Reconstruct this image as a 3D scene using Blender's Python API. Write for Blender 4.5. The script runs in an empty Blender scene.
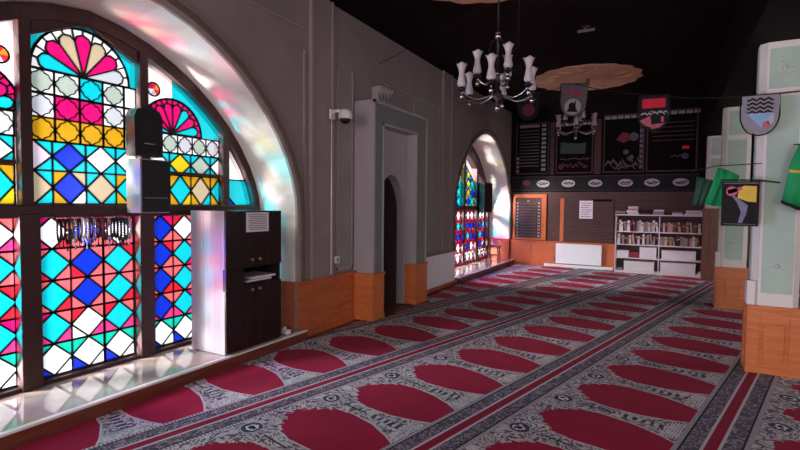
import bpy, bmesh, math, random
from mathutils import Vector, Matrix
random.seed(7)
C = bpy.context.scene.collection
PI = math.pi
sin, cos = math.sin, math.cos

# ------------------------------------------------------------------ materials
class S:
    """a node socket with arithmetic"""
    def __init__(s, nt, k): s.nt, s.k = nt, k
    def _m(s, op, *o):
        n = s.nt.nodes.new('ShaderNodeMath'); n.operation = op
        for i, v in enumerate((s,) + o):
            if isinstance(v, S): s.nt.links.new(v.k, n.inputs[i])
            else: n.inputs[i].default_value = v
        return S(s.nt, n.outputs[0])
    def __add__(s, o): return s._m('ADD', o)
    def __sub__(s, o): return s._m('SUBTRACT', o)
    def __mul__(s, o): return s._m('MULTIPLY', o)
    def __truediv__(s, o): return s._m('DIVIDE', o)
    def lt(s, o): return s._m('LESS_THAN', o)
    def gt(s, o): return s._m('GREATER_THAN', o)
    def abs(s): return s._m('ABSOLUTE')
    def fract(s): return s._m('FRACT')
    def sin(s): return s._m('SINE')
    def min(s, o): return s._m('MINIMUM', o)
    def max(s, o): return s._m('MAXIMUM', o)
    def pp(s, o): return s._m('PINGPONG', o)

def lin(h):
    v = [int(h[i:i+2], 16)/255 for i in (0, 2, 4)]
    return tuple(c/12.92 if c <= .04045 else ((c+.055)/1.055)**2.4 for c in v) + (1,)

def newmat(name):
    m = bpy.data.materials.new(name); m.use_nodes = True
    return m, m.node_tree, m.node_tree.nodes['Principled BSDF']

def mixc(nt, fac, a, b):
    n = nt.nodes.new('ShaderNodeMix'); n.data_type = 'RGBA'
    for v, i in ((fac, 0), (a, 6), (b, 7)):
        if isinstance(v, S): nt.links.new(v.k, n.inputs[i])
        else: n.inputs[i].default_value = v
    return S(nt, n.outputs[2])

def objco(nt):
    t = nt.nodes.new('ShaderNodeTexCoord'); x = nt.nodes.new('ShaderNodeSeparateXYZ')
    nt.links.new(t.outputs['Object'], x.inputs[0])
    return S(nt, t.outputs['Object']), S(nt, x.outputs[0]), S(nt, x.outputs[1]), S(nt, x.outputs[2])

def noise(nt, vec, scale, detail=3, dist=0, stretch=None):
    if stretch:
        mp = nt.nodes.new('ShaderNodeMapping'); mp.inputs['Scale'].default_value = stretch
        nt.links.new(vec.k, mp.inputs[0]); vec = S(nt, mp.outputs[0])
    n = nt.nodes.new('ShaderNodeTexNoise'); nt.links.new(vec.k, n.inputs['Vector'])
    n.inputs['Scale'].default_value = scale; n.inputs['Detail'].default_value = detail
    n.inputs['Distortion'].default_value = dist
    return S(nt, n.outputs[0])

def mat(name, col, rough=.6, var=.12, scale=6, metal=0, bump=0, spec=.5, stretch=None):
    """plain procedural material: base colour varied by noise"""
    m, nt, b = newmat(name)
    c = lin(col) if isinstance(col, str) else tuple(col) + (1,)
    v, x, y, z = objco(nt)
    n = noise(nt, v, scale, 4, 0, stretch)
    lo = tuple(q*(1-var) for q in c[:3]) + (1,); hi = tuple(min(1, q*(1+var)) for q in c[:3]) + (1,)
    f = ((n - .5)*2.2 + .5).max(0).min(1)
    nt.links.new(mixc(nt, f, lo, hi).k, b.inputs['Base Color'])
    b.inputs['Roughness'].default_value = rough; b.inputs['Metallic'].default_value = metal
    b.inputs['Specular IOR Level'].default_value = spec
    if bump:
        bp = nt.nodes.new('ShaderNodeBump'); bp.inputs['Strength'].default_value = bump; bp.inputs['Distance'].default_value = .01
        nt.links.new(n.k, bp.inputs['Height']); nt.links.new(bp.outputs[0], b.inputs['Normal'])
    return m

def wood(name, a, bcol, rough=.35, axis='y', scale=5, knots=True, spec=.4):
    m, nt, b = newmat(name)
    v, x, y, z = objco(nt)
    st = {'x': (.5, 6, 6), 'y': (6, .5, 6), 'z': (6, 6, .5)}[axis]
    n = noise(nt, v, scale, 5, 1.2, st)
    g = noise(nt, v, scale*5, 4, .5, st)
    f = ((n - .5)*1.8 + .5 + (g - .5)*.7).max(0).min(1)
    col = mixc(nt, f, lin(a), lin(bcol))
    if knots:
        k = nt.nodes.new('ShaderNodeTexVoronoi'); k.inputs['Scale'].default_value = 4.2
        nt.links.new(v.k, k.inputs['Vector'])
        kd = S(nt, k.outputs['Distance'])
        dk = tuple(q*.3 for q in lin(a)[:3]) + (1,)
        col = mixc(nt, kd.lt(.055)*.7, col, dk)
    nt.links.new(col.k, b.inputs['Base Color'])
    b.inputs['Roughness'].default_value = rough; b.inputs['Specular IOR Level'].default_value = spec
    return m

def glass(name, col):
    m = bpy.data.materials.new(name); m.use_nodes = True
    nt = m.node_tree; nt.nodes.clear()
    out = nt.nodes.new('ShaderNodeOutputMaterial')
    tr = nt.nodes.new('ShaderNodeBsdfTransparent'); tl = nt.nodes.new('ShaderNodeBsdfTranslucent')
    gl = nt.nodes.new('ShaderNodeBsdfGlossy'); gl.inputs['Roughness'].default_value = .15
    tc = nt.nodes.new('ShaderNodeTexCoord')
    n = noise(nt, S(nt, tc.outputs['Object']), 9, 3, .6)
    k = 1 if col == 'ffffff' else .76
    c = tuple(q*k for q in lin(col)[:3]) + (1,)
    lo = tuple(q*.80 for q in c[:3]) + (1,)
    cc = mixc(nt, n, lo, c)
    nt.links.new(cc.k, tr.inputs['Color']); nt.links.new(cc.k, tl.inputs['Color'])
    mx = nt.nodes.new('ShaderNodeMixShader'); mx.inputs[0].default_value = .12
    nt.links.new(tr.outputs[0], mx.inputs[1]); nt.links.new(tl.outputs[0], mx.inputs[2])
    m2 = nt.nodes.new('ShaderNodeMixShader'); m2.inputs[0].default_value = .03
    nt.links.new(mx.outputs[0], m2.inputs[1]); nt.links.new(gl.outputs[0], m2.inputs[2])
    nt.links.new(m2.outputs[0], out.inputs['Surface'])
    return m

G = {k: glass('stained_' + k, c) for k, c in dict(
    cyan='12d2e2', blue='1236d8', navy='1e2fb8', magenta='f01478', salmon='ff6f78', pink='f2408c', white='ffffff',
    pearl='d3d3de', silver='b9c6bc', beige='d2bb9c', amber='dca51e', yellow='f6d21e', teal='16d2b6', lilac='f0d8f0',
    orange='f58a2a', red='e8283c').items()}

M = {}
M['plaster'] = mat('grey_plaster', '8e8182', .8, .10, 2.2, bump=.08)
M['panel'] = mat('greenish_grey_plaster', '8a8682', .8, .12, 2.5, bump=.08)
M['reveal'] = mat('white_plaster', 'efe6e2', .6, .05, 3)
M['moulding'] = mat('warm_grey_moulding', '9c8e8a', .6, .08, 5)
M['mould_dark'] = mat('brown_grey_moulding', '6b5a56', .6, .1, 5)
M['portal'] = mat('pale_grey_paint', 'a89fa4', .6, .06, 3)
M['portal_front'] = mat('grey_green_paint', '757a78', .6, .1, 3)
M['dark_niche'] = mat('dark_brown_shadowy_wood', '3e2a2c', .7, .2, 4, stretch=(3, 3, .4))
M['pine'] = wood('orange_pine', 'a64e2e', 'cc7246', .35, 'y')
M['pine_z'] = wood('orange_pine_upright', 'be6034', 'dd844c', .35, 'x')
M['brown_wood'] = wood('brown_wood', '5e3428', '86503c', .4, 'z', knots=False)
M['frame_wood'] = wood('dark_window_wood', '2c1718', '4a2626', .4, 'z', knots=False)
M['kerb_wood'] = wood('red_brown_kerb_wood', '5c2a22', '7e4030', .35, 'y', knots=False)
M['ceil_wood'] = wood('dark_ceiling_wood', '0d0608', '1e0f12', .7, 'x', 3, knots=False, spec=.08)
M['beam_wood'] = wood('dark_beam_wood', '0c0506', '180b0c', .7, 'y', 3, knots=False, spec=.08)
M['black_wood'] = wood('wenge_laminate', '1c1113', '33201f', .25, 'z', 4, knots=False)
M['side_reflection'] = mat('painted_side_reflection', 'aa9ca2', .22, .14, 3, stretch=(14, 14, .3))  # window reflection on the dark cupboard side, put in as pale streaked colour
M['lead'] = mat('lead_came', '17121a', .6, .2, 20)
M['marble'] = mat('polished_marble', 'b3a098', .06, .14, 5, spec=.6)
M['white_edge'] = mat('white_trim_and_highlight', 'e8e2de', .4, .04)
M['back_dark'] = wood('dark_back_wall_wood', '0f080a', '1c0f12', .7, 'x', 3, knots=False, spec=.08)
M['back_brown'] = wood('brown_back_wall_wood', '3a2423', '523330', .5, 'x', 3, knots=False)
M['white_metal'] = mat('white_enamel', 'e9e6ec', .35, .03)
M['plastic_black'] = mat('black_plastic', '0c0c0d', .5, .15)
M['plastic_grey'] = mat('grey_metal_case', '8e8c94', .4, .08)
M['plastic_white'] = mat('white_plastic', 'e6e2e6', .4, .04)
M['chrome'] = mat('polished_nickel', 'b9b2b8', .22, .05, metal=1)
M['bronze'] = mat('dark_bronze', '3a2e30', .35, .1, metal=.8)
M['shade'] = mat('frosted_tulip_glass', 'c4b4ba', .35, .05)
M['rose'] = mat('tan_plaster', 'e2b592', .8, .06, 4, bump=.1)
M['pillar'] = mat('pale_green_paint', 'aac0b2', .55, .08, 3)
M['pillar_edge'] = mat('cream_white_paint', 'ddd7d2', .55, .06, 3)
M['relief'] = mat('cream_relief', 'c9d2c6', .6, .1, 8)
M['paper'] = mat('white_paper', 'e2dde4', .7, .04)
M['ink'] = mat('grey_print', '77707c', .7, .1)
M['pinkink'] = mat('pink_print', 'c07a8c', .7, .1)
M['cloth_black'] = mat('black_cloth', '121114', .85, .2, 12)
M['cloth_white'] = mat('white_cloth_print', 'b8b2b8', .8, .08, 12)
M['cloth_grey'] = mat('grey_cloth_print', '6d6670', .8, .15, 14)
M['cloth_red'] = mat('red_cloth_print', 'd8213e', .8, .08, 12)
M['cloth_pink'] = mat('pink_cloth_print', 'c8647a', .8, .2, 25)
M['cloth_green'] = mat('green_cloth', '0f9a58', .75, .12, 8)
M['dkgreen_and_shade'] = mat('dark_green_and_fold_shade', '2c5240', .8, .12, 8)  # dark green beads, and the flag fold with shade in its colour
M['cloth_yellow'] = mat('yellow_cloth_print', 'e0c04a', .8, .1, 12)
M['cloth_blue'] = mat('pale_blue_cloth_print', '8fb2d6', .8, .12, 12)
M['cloth_violet'] = mat('grey_violet_cloth_print', '7d7a98', .8, .15, 14)
M['board'] = mat('black_board', '0e080b', .7, .2, spec=.08)
M['board_row'] = mat('board_row_grey', '52444c', .6, .2, 9)
M['board_cell'] = mat('board_cell_pale', '8a808a', .6, .12, 9)
M['board_red'] = mat('red_brown_post', '40161e', .5, .12)
M['board_green'] = mat('grey_green_sheet', '3c423c', .7, .1)
M['tile_blue'] = mat('blue_grey_tile', '5c5870', .5, .12)
M['shelf_white'] = mat('white_shelf_board', 'e4dbe0', .5, .05)
M['carton'] = mat('white_carton', 'dcd8e0', .6, .04)
M['tile_pale'] = mat('pale_grey_cloth', '8f8b94', .8, .1, 12)
M['dim_red'] = mat('dim_red_print', '6a2230', .75, .12, 12)
M['cord'] = mat('dark_cord', '1c1618', .8, .1)
M['brass'] = mat('brass_knob', 'c89a6a', .3, .05, metal=.8)
BOOKC = {'cream': 'cfc3b8', 'white': 'dcd6da', 'maroon': '6e2330', 'brown': '6a4038', 'grey': '8f868c', 'black': '221c22',
         'tan': 'ab8468', 'red': '8c2434', 'dusty pink': 'b48a90'}
BM = {k: mat('book_cover_' + k.replace(' ', '_'), v, .55, .1, 10) for k, v in BOOKC.items()}

# ------------------------------------------------------------------ mesh helpers
class MB:
    def __init__(s): s.b = bmesh.new(); s.mats = []; s.mi = 0
    def use(s, m):
        if m not in s.mats: s.mats.append(m)
        s.mi = s.mats.index(m); return s
    def _v(s, pts): return [s.b.verts.new(p) for p in pts]
    def face(s, pts, smooth=False):
        try:
            f = s.b.faces.new(s._v(pts)); f.material_index = s.mi; f.smooth = smooth; return f
        except ValueError: return None
    def box(s, x0, x1, y0, y1, z0, z1, bev=0, mtx=None):
        r = bmesh.ops.create_cube(s.b, size=1)
        vs = r['verts']
        for v in vs:
            v.co = Vector(((x0+x1)/2 + v.co.x*(x1-x0), (y0+y1)/2 + v.co.y*(y1-y0), (z0+z1)/2 + v.co.z*(z1-z0)))
        fs = set(f for v in vs for f in v.link_faces)
        for f in fs: f.material_index = s.mi
        if bev:
            es = list(set(e for v in vs for e in v.link_edges))
            r = bmesh.ops.bevel(s.b, geom=es, offset=bev, segments=2, affect='EDGES', profile=.5)
            vs = list(set(v for f in r['faces'] for v in f.verts) | set(v for v in vs if v.is_valid))
            for f in r['faces']: f.material_index = s.mi
        if mtx is not None:
            for v in set(vs): v.co = mtx @ v.co
        return s
    def prism(s, pts, d, smooth=False):
        """closed polygon of 3D points extruded by vector d"""
        d = Vector(d); a = [Vector(p) for p in pts]; n = len(a)
        v0 = s._v(a); v1 = s._v([p + d for p in a])
        for q in (v0[::-1], v1):
            f = s.b.faces.new(q); f.material_index = s.mi
        for i in range(n):
            f = s.b.faces.new((v0[i], v0[(i+1) % n], v1[(i+1) % n], v1[i])); f.material_index = s.mi; f.smooth = smooth
        return s
    def tube(s, path, r, seg=8, caps=True):
        path = [Vector(p) for p in path]; rings = []
        rs = r if isinstance(r, (list, tuple)) else [r]*len(path)
        for i, p in enumerate(path):
            t = (path[min(i+1, len(path)-1)] - path[max(i-1, 0)]).normalized()
            a = t.cross(Vector((0, 0, 1)))
            if a.length < 1e-3: a = t.cross(Vector((1, 0, 0)))
            a.normalize(); b = t.cross(a)
            rings.append(s._v([p + (a*cos(2*PI*k/seg) + b*sin(2*PI*k/seg))*rs[i] for k in range(seg)]))
        for i in range(len(rings)-1):
            for k in range(seg):
                f = s.b.faces.new((rings[i][k], rings[i][(k+1) % seg], rings[i+1][(k+1) % seg], rings[i+1][k]))
                f.material_index = s.mi; f.smooth = True
        if caps:
            for q in (rings[0][::-1], rings[-1]):
                f = s.b.faces.new(q); f.material_index = s.mi
        return s
    def lathe(s, prof, c=(0, 0, 0), seg=14, wave=None, sx=1, sy=1):
        """profile of (r, z) about vertical axis at c"""
        rings = []
        for (r, z) in prof:
            rings.append(s._v([(c[0] + sx*cos(2*PI*k/seg)*r, c[1] + sy*sin(2*PI*k/seg)*r, c[2] + z + (wave(k, r, z) if wave else 0)) for k in range(seg)]))
        for i in range(len(rings)-1):
            for k in range(seg):
                f = s.b.faces.new((rings[i][k], rings[i][(k+1) % seg], rings[i+1][(k+1) % seg], rings[i+1][k]))
                f.material_index = s.mi; f.smooth = True
        for q, rr in ((rings[0][::-1], prof[0][0]), (rings[-1], prof[-1][0])):
            if rr > 1e-5:
                f = s.b.faces.new(q); f.material_index = s.mi
        return s
    def ball(s, c, r, seg=10, sq=1):
        n = 7
        return s.lathe([(max(1e-4, r*sin(PI*i/n)), -r*cos(PI*i/n)*sq) for i in range(n+1)], c, seg)
    def build(s, name, m=None, parent=None, loc=None, kind=None, weld=False):
        if m is not None and not s.mats: s.mats = [m]
        if weld: bmesh.ops.remove_doubles(s.b, verts=s.b.verts, dist=1e-5)
        bmesh.ops.recalc_face_normals(s.b, faces=s.b.faces)
        me = bpy.data.meshes.new(name); s.b.to_mesh(me); s.b.free()
        for q in s.mats: me.materials.append(q)
        o = bpy.data.objects.new(name, me); C.objects.link(o)
        if parent: o.parent = parent
        if loc: o.location = loc
        if kind: o['kind'] = kind
        return o

def tag(o, label, cat, group=None):
    o['label'] = label; o['category'] = cat
    if group: o['group'] = group
    return o
def thing(name, label, cat, loc=(0, 0, 0), rz=0, group=None):
    o = bpy.data.objects.new(name, None); C.objects.link(o)
    o.empty_display_size = .1
    o.location = loc; o.rotation_euler = (0, 0, rz)
    return tag(o, label, cat, group)
def dup(o, label, loc=None, parent=None):
    c = o.copy(); C.objects.link(c)
    if parent: c.parent = parent
    if label: c['label'] = label
    if loc: c.location = loc
    for ch in [q for q in bpy.data.objects if q.parent == o]: dup(ch, None, None, c)
    return c
def struct(mb, name, m=None, parent=None): return mb.build(name, m, parent, kind=None if parent else 'structure')

# ------------------------------------------------------------------ room constants (metres)
YB, YS, XR, HC = 12.72, -4.2, 8.4, 3.98
W1, W2 = 2.3, 10.74            # centres of the two arched windows
GX = -.60                      # plane of the stained glass
SILL = .12
def arch(hw, spring, apex, p, n=22):
    """points of an arch (offset from centre, height), left spring to right spring"""
    pts = []
    for i in range(n+1):
        t = cos(PI*(1 - i/n))
        pts.append((hw*t, spring + (apex-spring)*max(0, 1-abs(t)**p)**(1/p)))
    return pts
A_WALL = arch(1.9, 1.45, 3.17, 1.75)
A_BACK = arch(1.9, 1.45, 3.10, 1.68)
A_GLASS = arch(1.82, 1.45, 2.98, 1.65)
A_MOULD = arch(2.03, 1.45, 3.31, 1.75)

# ------------------------------------------------------------------ floor, ceiling, walls
struct(MB().box(-.75, XR, YS, YB+.2, -.1, 0), 'floor', M['brown_wood'])

def ceiling():
    b = MB(); b.box(-.75, XR, YS, YB+.2, HC+.012, HC+.12)
    y = YS
    while y < YB:                                   # planks with open joints
        b.box(0, 4.3, y+.006, y+.144, HC, HC+.012); y += .15
    return struct(b, 'ceiling', M['ceil_wood'])
ceiling()

PY0, PY1, PO0, PO1 = 5.36, 6.96, 5.62, 6.58         # niche surround and its opening
NY0, NY1 = 5.74, 6.54                               # arched recess inside it
A_NICHE = arch((NY1-NY0)/2, 1.45, 1.98, 1.8, 12)
NYC = (NY0+NY1)/2
def wall_left():
    b = MB()
    def strip(x, holes):
        y = YS
        for (yc, pts, hw, z0) in holes:
            b.face([(x, y, 0), (x, yc-hw, 0), (x, yc-hw, HC), (x, y, HC)])
            for (a, c) in zip(pts, pts[1:]):
                b.face([(x, yc+a[0], a[1]), (x, yc+c[0], c[1]), (x, yc+c[0], HC), (x, yc+a[0], HC)])
            y = yc+hw
        b.face([(x, y, 0), (x, YB+.2, 0), (x, YB+.2, HC), (x, y, HC)])
    b.use(M['plaster'])
    strip(0, [(W1, A_WALL, 1.9, 0), (NYC, A_NICHE, (NY1-NY0)/2, 0), (W2, A_WALL, 1.9, 0)])
    strip(-.75, [(W1, A_BACK, 1.9, 0), (W2, A_BACK, 1.9, 0)])
    b.use(M['reveal'])
    for yc in (W1, W2):
        for s in (-1, 1):
            b.face([(0, yc+s*1.9, 0), (-.75, yc+s*1.9, 0), (-.75, yc+s*1.9, 1.45), (0, yc+s*1.9, 1.45)])
        for i in range(len(A_WALL)-1):
            a, c, a2, c2 = A_WALL[i], A_WALL[i+1], A_BACK[i], A_BACK[i+1]
            b.face([(0, yc+a[0], a[1]), (0, yc+c[0], c[1]), (GX, yc+c2[0], c2[1]), (GX, yc+a2[0], a2[1])], True)
            b.face([(GX, yc+a2[0], a2[1]), (GX, yc+c2[0], c2[1]), (-.75, yc+c2[0], c2[1]), (-.75, yc+a2[0], a2[1])], True)
        b.face([(-.75, yc-1.9, 0.02), (-.75, yc+1.9, 0.02), (GX, yc+1.9, 0.02), (GX, yc-1.9, 0.02)])
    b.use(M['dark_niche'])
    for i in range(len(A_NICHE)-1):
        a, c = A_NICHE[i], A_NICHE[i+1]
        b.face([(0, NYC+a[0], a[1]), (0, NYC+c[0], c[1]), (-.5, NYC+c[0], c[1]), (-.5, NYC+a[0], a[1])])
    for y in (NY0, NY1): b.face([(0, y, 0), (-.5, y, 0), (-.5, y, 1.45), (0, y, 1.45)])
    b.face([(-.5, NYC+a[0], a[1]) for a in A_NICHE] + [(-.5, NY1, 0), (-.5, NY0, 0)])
    return struct(b, 'wall_left')
wall_left()

def wall_back():
    b = MB()
    b.use(M['back_dark']).box(-.75, XR+.2, YB, YB+.2, 1.9, HC)
    b.use(M['back_brown']).box(-.75, XR+.2, YB, YB+.2, 0, 1.9)
    z = .66
    while z < 1.86:                                  # horizontal boarding
        b.box(0, 4.3, YB-.012, YB, z, z+.088); z += .1
    return struct(b, 'wall_back')
wall_back()

RW = [(.6, 3.2), (6.6, 9.2)]
def wall_right():
    b = MB().use(M['plaster'])
    ys = [YS-.3] + [v for w in RW for v in w] + [YB+.2]
    for i in range(0, len(ys), 2): b.box(XR, XR+.3, ys[i], ys[i+1], 0, HC)
    for (a, c) in RW:
        b.box(XR, XR+.3, a, c, 0, .8); b.box(XR, XR+.3, a, c, 2.9, HC)
    return struct(b, 'wall_right')
wall_right()
# the wall behind the camera has two tall daylight windows
SW = [(1.0, 3.4), (4.9, 7.3)]
def wall_front():
    b = MB().use(M['plaster'])
    xs = [-.75] + [v for w in SW for v in w] + [XR]
    for i in range(0, len(xs), 2): b.box(xs[i], xs[i+1], YS-.3, YS, 0, HC)
    for (a, c) in SW:
        b.box(a, c, YS-.3, YS, 0, .7); b.box(a, c, YS-.3, YS, 3.2, HC)
    return struct(b, 'wall_front')
wall_front()
for i, (a, c) in enumerate(SW):
    b = MB().use(M['white_edge'])
    for x in (a+.03, (a+c)/2, c-.03): b.box(x-.03, x+.03, YS-.2, YS-.12, .7, 3.2)
    for z in (.73, 2.3, 3.17): b.box(a, c, YS-.2, YS-.12, z-.03, z+.03)
    struct(b, 'window_%d' % (i+3))

for i, (a, c) in enumerate(RW):
    b = MB().use(M['white_edge'])
    for y in (a+.03, (a+c)/2, c-.03): b.box(XR+.12, XR+.2, y-.03, y+.03, .8, 2.9)
    for z in (.83, 2.1, 2.87): b.box(XR+.12, XR+.2, a, c, z-.03, z+.03)
    struct(b, 'window_%d' % (i+5))

# ------------------------------------------------------------------ stained-glass windows
def clip(poly, box=None, hull=None):
    """Sutherland-Hodgman against a convex CCW hull"""
    if box: hull = [(box[0], box[2]), (box[1], box[2]), (box[1], box[3]), (box[0], box[3])]
    out = poly
    for i in range(len(hull)):
        a, c = hull[i], hull[(i+1) % len(hull)]
        src, out = out, []
        side = lambda p: (c[0]-a[0])*(p[1]-a[1]) - (c[1]-a[1])*(p[0]-a[0])
        for j in range(len(src)):
            p, q = src[j], src[(j+1) % len(src)]
            sp, sq = side(p), side(q)
            if sp >= -1e-9: out.append(p)
            if (sp > 1e-9 and sq < -1e-9) or (sp < -1e-9 and sq > 1e-9):
                t = sp/(sp-sq); out.append((p[0]+t*(q[0]-p[0]), p[1]+t*(q[1]-p[1])))
        if len(out) < 3: return []
    return out

def area(p): return .5*abs(sum(p[i][0]*p[(i+1) % len(p)][1] - p[(i+1) % len(p)][0]*p[i][1] for i in range(len(p))))

class Bay:
    def __init__(s, yc, box, hull=None):
        s.yc, s.box, s.hull, s.g, s.l, s.seen = yc, box, hull, MB(), MB().use(M['lead']), set()
    def edge(s, p, q, w=.0065):
        key = tuple(sorted(((round(p[0], 3), round(p[1], 3)), (round(q[0], 3), round(q[1], 3)))))
        if key in s.seen or key[0] == key[1]: return
        s.seen.add(key)
        dx, dz = q[0]-p[0], q[1]-p[1]; L = math.hypot(dx, dz)
        if L < .004: return
        nx, nz = -dz/L*w, dx/L*w; ex, ez = dx/L*w*.6, dz/L*w*.6
        y = s.yc
        pts = [(p[0]-ex+nx, p[1]-ez+nz), (p[0]-ex-nx, p[1]-ez-nz), (q[0]+ex-nx, q[1]+ez-nz), (q[0]+ex+nx, q[1]+ez+nz)]
        s.l.prism([(GX-.009, y+a, c) for a, c in pts], (.02, 0, 0))
    def pane(s, poly, col, lead=True):
        p = clip(poly, box=s.box)
        if p and s.hull: p = clip(p, hull=s.hull)
        if len(p) < 3 or area(p) < 2e-5: return
        s.g.use(G[col]).face([(GX, s.yc+a, c) for a, c in p])
        if lead:
            for i in range(len(p)): s.edge(p[i], p[(i+1) % len(p)])
    def diamond(s, y, z, w, h, col, corners):
        """a lozenge in a rectangular cell; corners (tl, tr, br, bl)"""
        L, R, T, B = (y-w, z), (y+w, z), (y, z+h), (y, z-h)
        s.pane([L, B, R, T], col)
        tl, tr, br, bl = corners
        s.pane([L, T, (y-w, z+h)], tl); s.pane([T, R, (y+w, z+h)], tr)
        s.pane([R, B, (y+w, z-h)], br); s.pane([B, L, (y-w, z-h)], bl)
    def star(s, y, z, h, v, inner, outer):
        """a rounded eight-pointed star in a square"""
        n = 32; st, sq = [], []
        for k in range(n):
            a = 2*PI*k/n
            r = .84 + .05*cos(4*a) + .055*cos(8*a)
            st.append((y + h*r*cos(a), z + v*r*sin(a)))
            m = max(abs(cos(a)), abs(sin(a)))
            sq.append((y + h*cos(a)/m, z + v*sin(a)/m))
        s.pane(st, inner, False)
        for k in range(n): s.edge(st[k], st[(k+1) % n], .004)
        for k in range(n):
            j = (k+1) % n
            s.pane([st[k], sq[k], sq[j], st[j]], outer, False)
        for p, q in (((-1, -1), (1, -1)), ((1, -1), (1, 1)), ((1, 1), (-1, 1)), ((-1, 1), (-1, -1))):
            a, c = (y+h*p[0], z+v*p[1]), (y+h*q[0], z+v*q[1])
            b0, b1, b2, b3 = s.box
            a = (min(max(a[0], b0), b1), min(max(a[1], b2), b3)); c = (min(max(c[0], b0), b1), min(max(c[1], b2), b3))
            s.edge(a, c)
    def fan(s, y, z, R, cols, rim, back_l, back_r, far=1.2):
        n = len(cols)
        for k, col in enumerate(cols):                      # petals, right to left
            a0, a1 = PI*k/n, PI*(k+1)/n; am = (a0+a1)/2
            P = lambda a, r: (y + r*cos(a), z + r*sin(a))
            tip = [P(a0, R*.74), P(a0+(a1-a0)*.18, R*.84), P(am, R*.89), P(a0+(a1-a0)*.82, R*.84), P(a1, R*.74)]
            s.pane([(y, z)] + tip, col)
            s.pane([P(a0, R*.74), P(a0, R), P(am, R*1.004), P(am, R*.89), tip[1]], rim)
            s.pane([P(am, R*.89), P(am, R*1.004), P(a1, R), P(a1, R*.74), tip[3]], rim)
            bc = back_r if am < PI/2 else back_l
            s.pane([P(a0, R), P(a0, far), P(am, far), P(am, R)], bc, False)
            s.pane([P(am, R), P(am, far), P(a1, far), P(a1, R)], bc, False)
            for q0, q1 in ((a0, am), (am, a1)): s.edge(P(q0, R), P(q1, R), .009)
        hub = [(y + .035*cos(PI*k/6), z + .035*sin(PI*k/6)) for k in range(7)]
        s.l.prism([(GX-.009, s.yc+a, c) for a, c in hub], (.022, 0, 0))
    def done(s, parent):
        s.l.build('lead_came', None, parent); s.g.build('stained_glass', None, parent)

def hull_of(lo): # convex glass outline used to clip the upper lights
    return [(A_GLASS[0][0], lo), (A_GLASS[-1][0], lo)] + A_GLASS[::-1][1:-1]

def stained_window_two_light(n, yc):
    f = MB().use(M['frame_wood'])
    X0, X1 = -.67, -.53
    AG = arch(1.74, 1.45, 2.78, 1.5)
    for i in range(len(AG)-1):
        a, c, a2, c2 = AG[i], AG[i+1], A_BACK[i], A_BACK[i+1]
        f.prism([(X0, yc+a[0], a[1]), (X0, yc+c[0], c[1]), (X0, yc+c2[0], c2[1]), (X0, yc+a2[0], a2[1])], (X1-X0, 0, 0))
    for s in (-1, 1): f.box(X0, X1, yc+s*1.82-.08, yc+s*1.82+.08, SILL-.02, 1.47)
    f.box(X0, X1, yc-1.9, yc+1.9, SILL-.06, SILL+.03)
    f.box(X0, X1+.02, yc-1.88, yc+1.88, 1.42, 1.52, .01)
    for m in (-.88, 0, .88):
        f.box(X0, X1+.02, yc+m-.06, yc+m+.06, SILL, 2.78-.37*abs(m), .008)
    root = struct(f, 'window_%d' % n)
    hull = [(AG[0][0], 1.52), (AG[-1][0], 1.52)] + AG[::-1][1:-1]
    pal = ['cyan', 'blue', 'yellow', 'cyan', 'white', 'cyan', 'blue', 'amber']
    for (lo, hi) in ((-1.74, -.94), (-.82, -.06), (.06, .82), (.94, 1.74)):
        b = Bay(yc, (lo, hi, 1.52, 2.9), hull); w = (hi-lo)/6
        for k in range(3):
            for j in range(6):
                q = random.Random(j*5 + k*13 + int(lo*50))
                cc = ['red']*4 if j > 3 else [q.choice(['cyan', 'blue', 'yellow', 'teal']) for _ in range(4)]
                b.diamond(lo + w*(2*k+1), 1.63 + .22*j, w, .11, q.choice(pal) if j < 5 else 'red', cc)
        b.done(root)
        b = Bay(yc, (lo, hi, SILL+.02, 1.42))
        for k in range(3):
            for j in range(5):
                q = random.Random(j*7 + k*3 + int(lo*70))
                b.diamond(lo + w*(2*k+1), .285 + .2525*j, w, .1265, ['white', 'white', 'blue', q.choice(['blue', 'cyan']), 'white'][j] if k != 1 else ['white', 'blue', 'cyan', 'blue', 'white'][j], ['white' if j == 0 else 'red']*2 + [q.choice(['red', 'salmon', 'magenta'])]*2)
        b.done(root)
    return root

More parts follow.
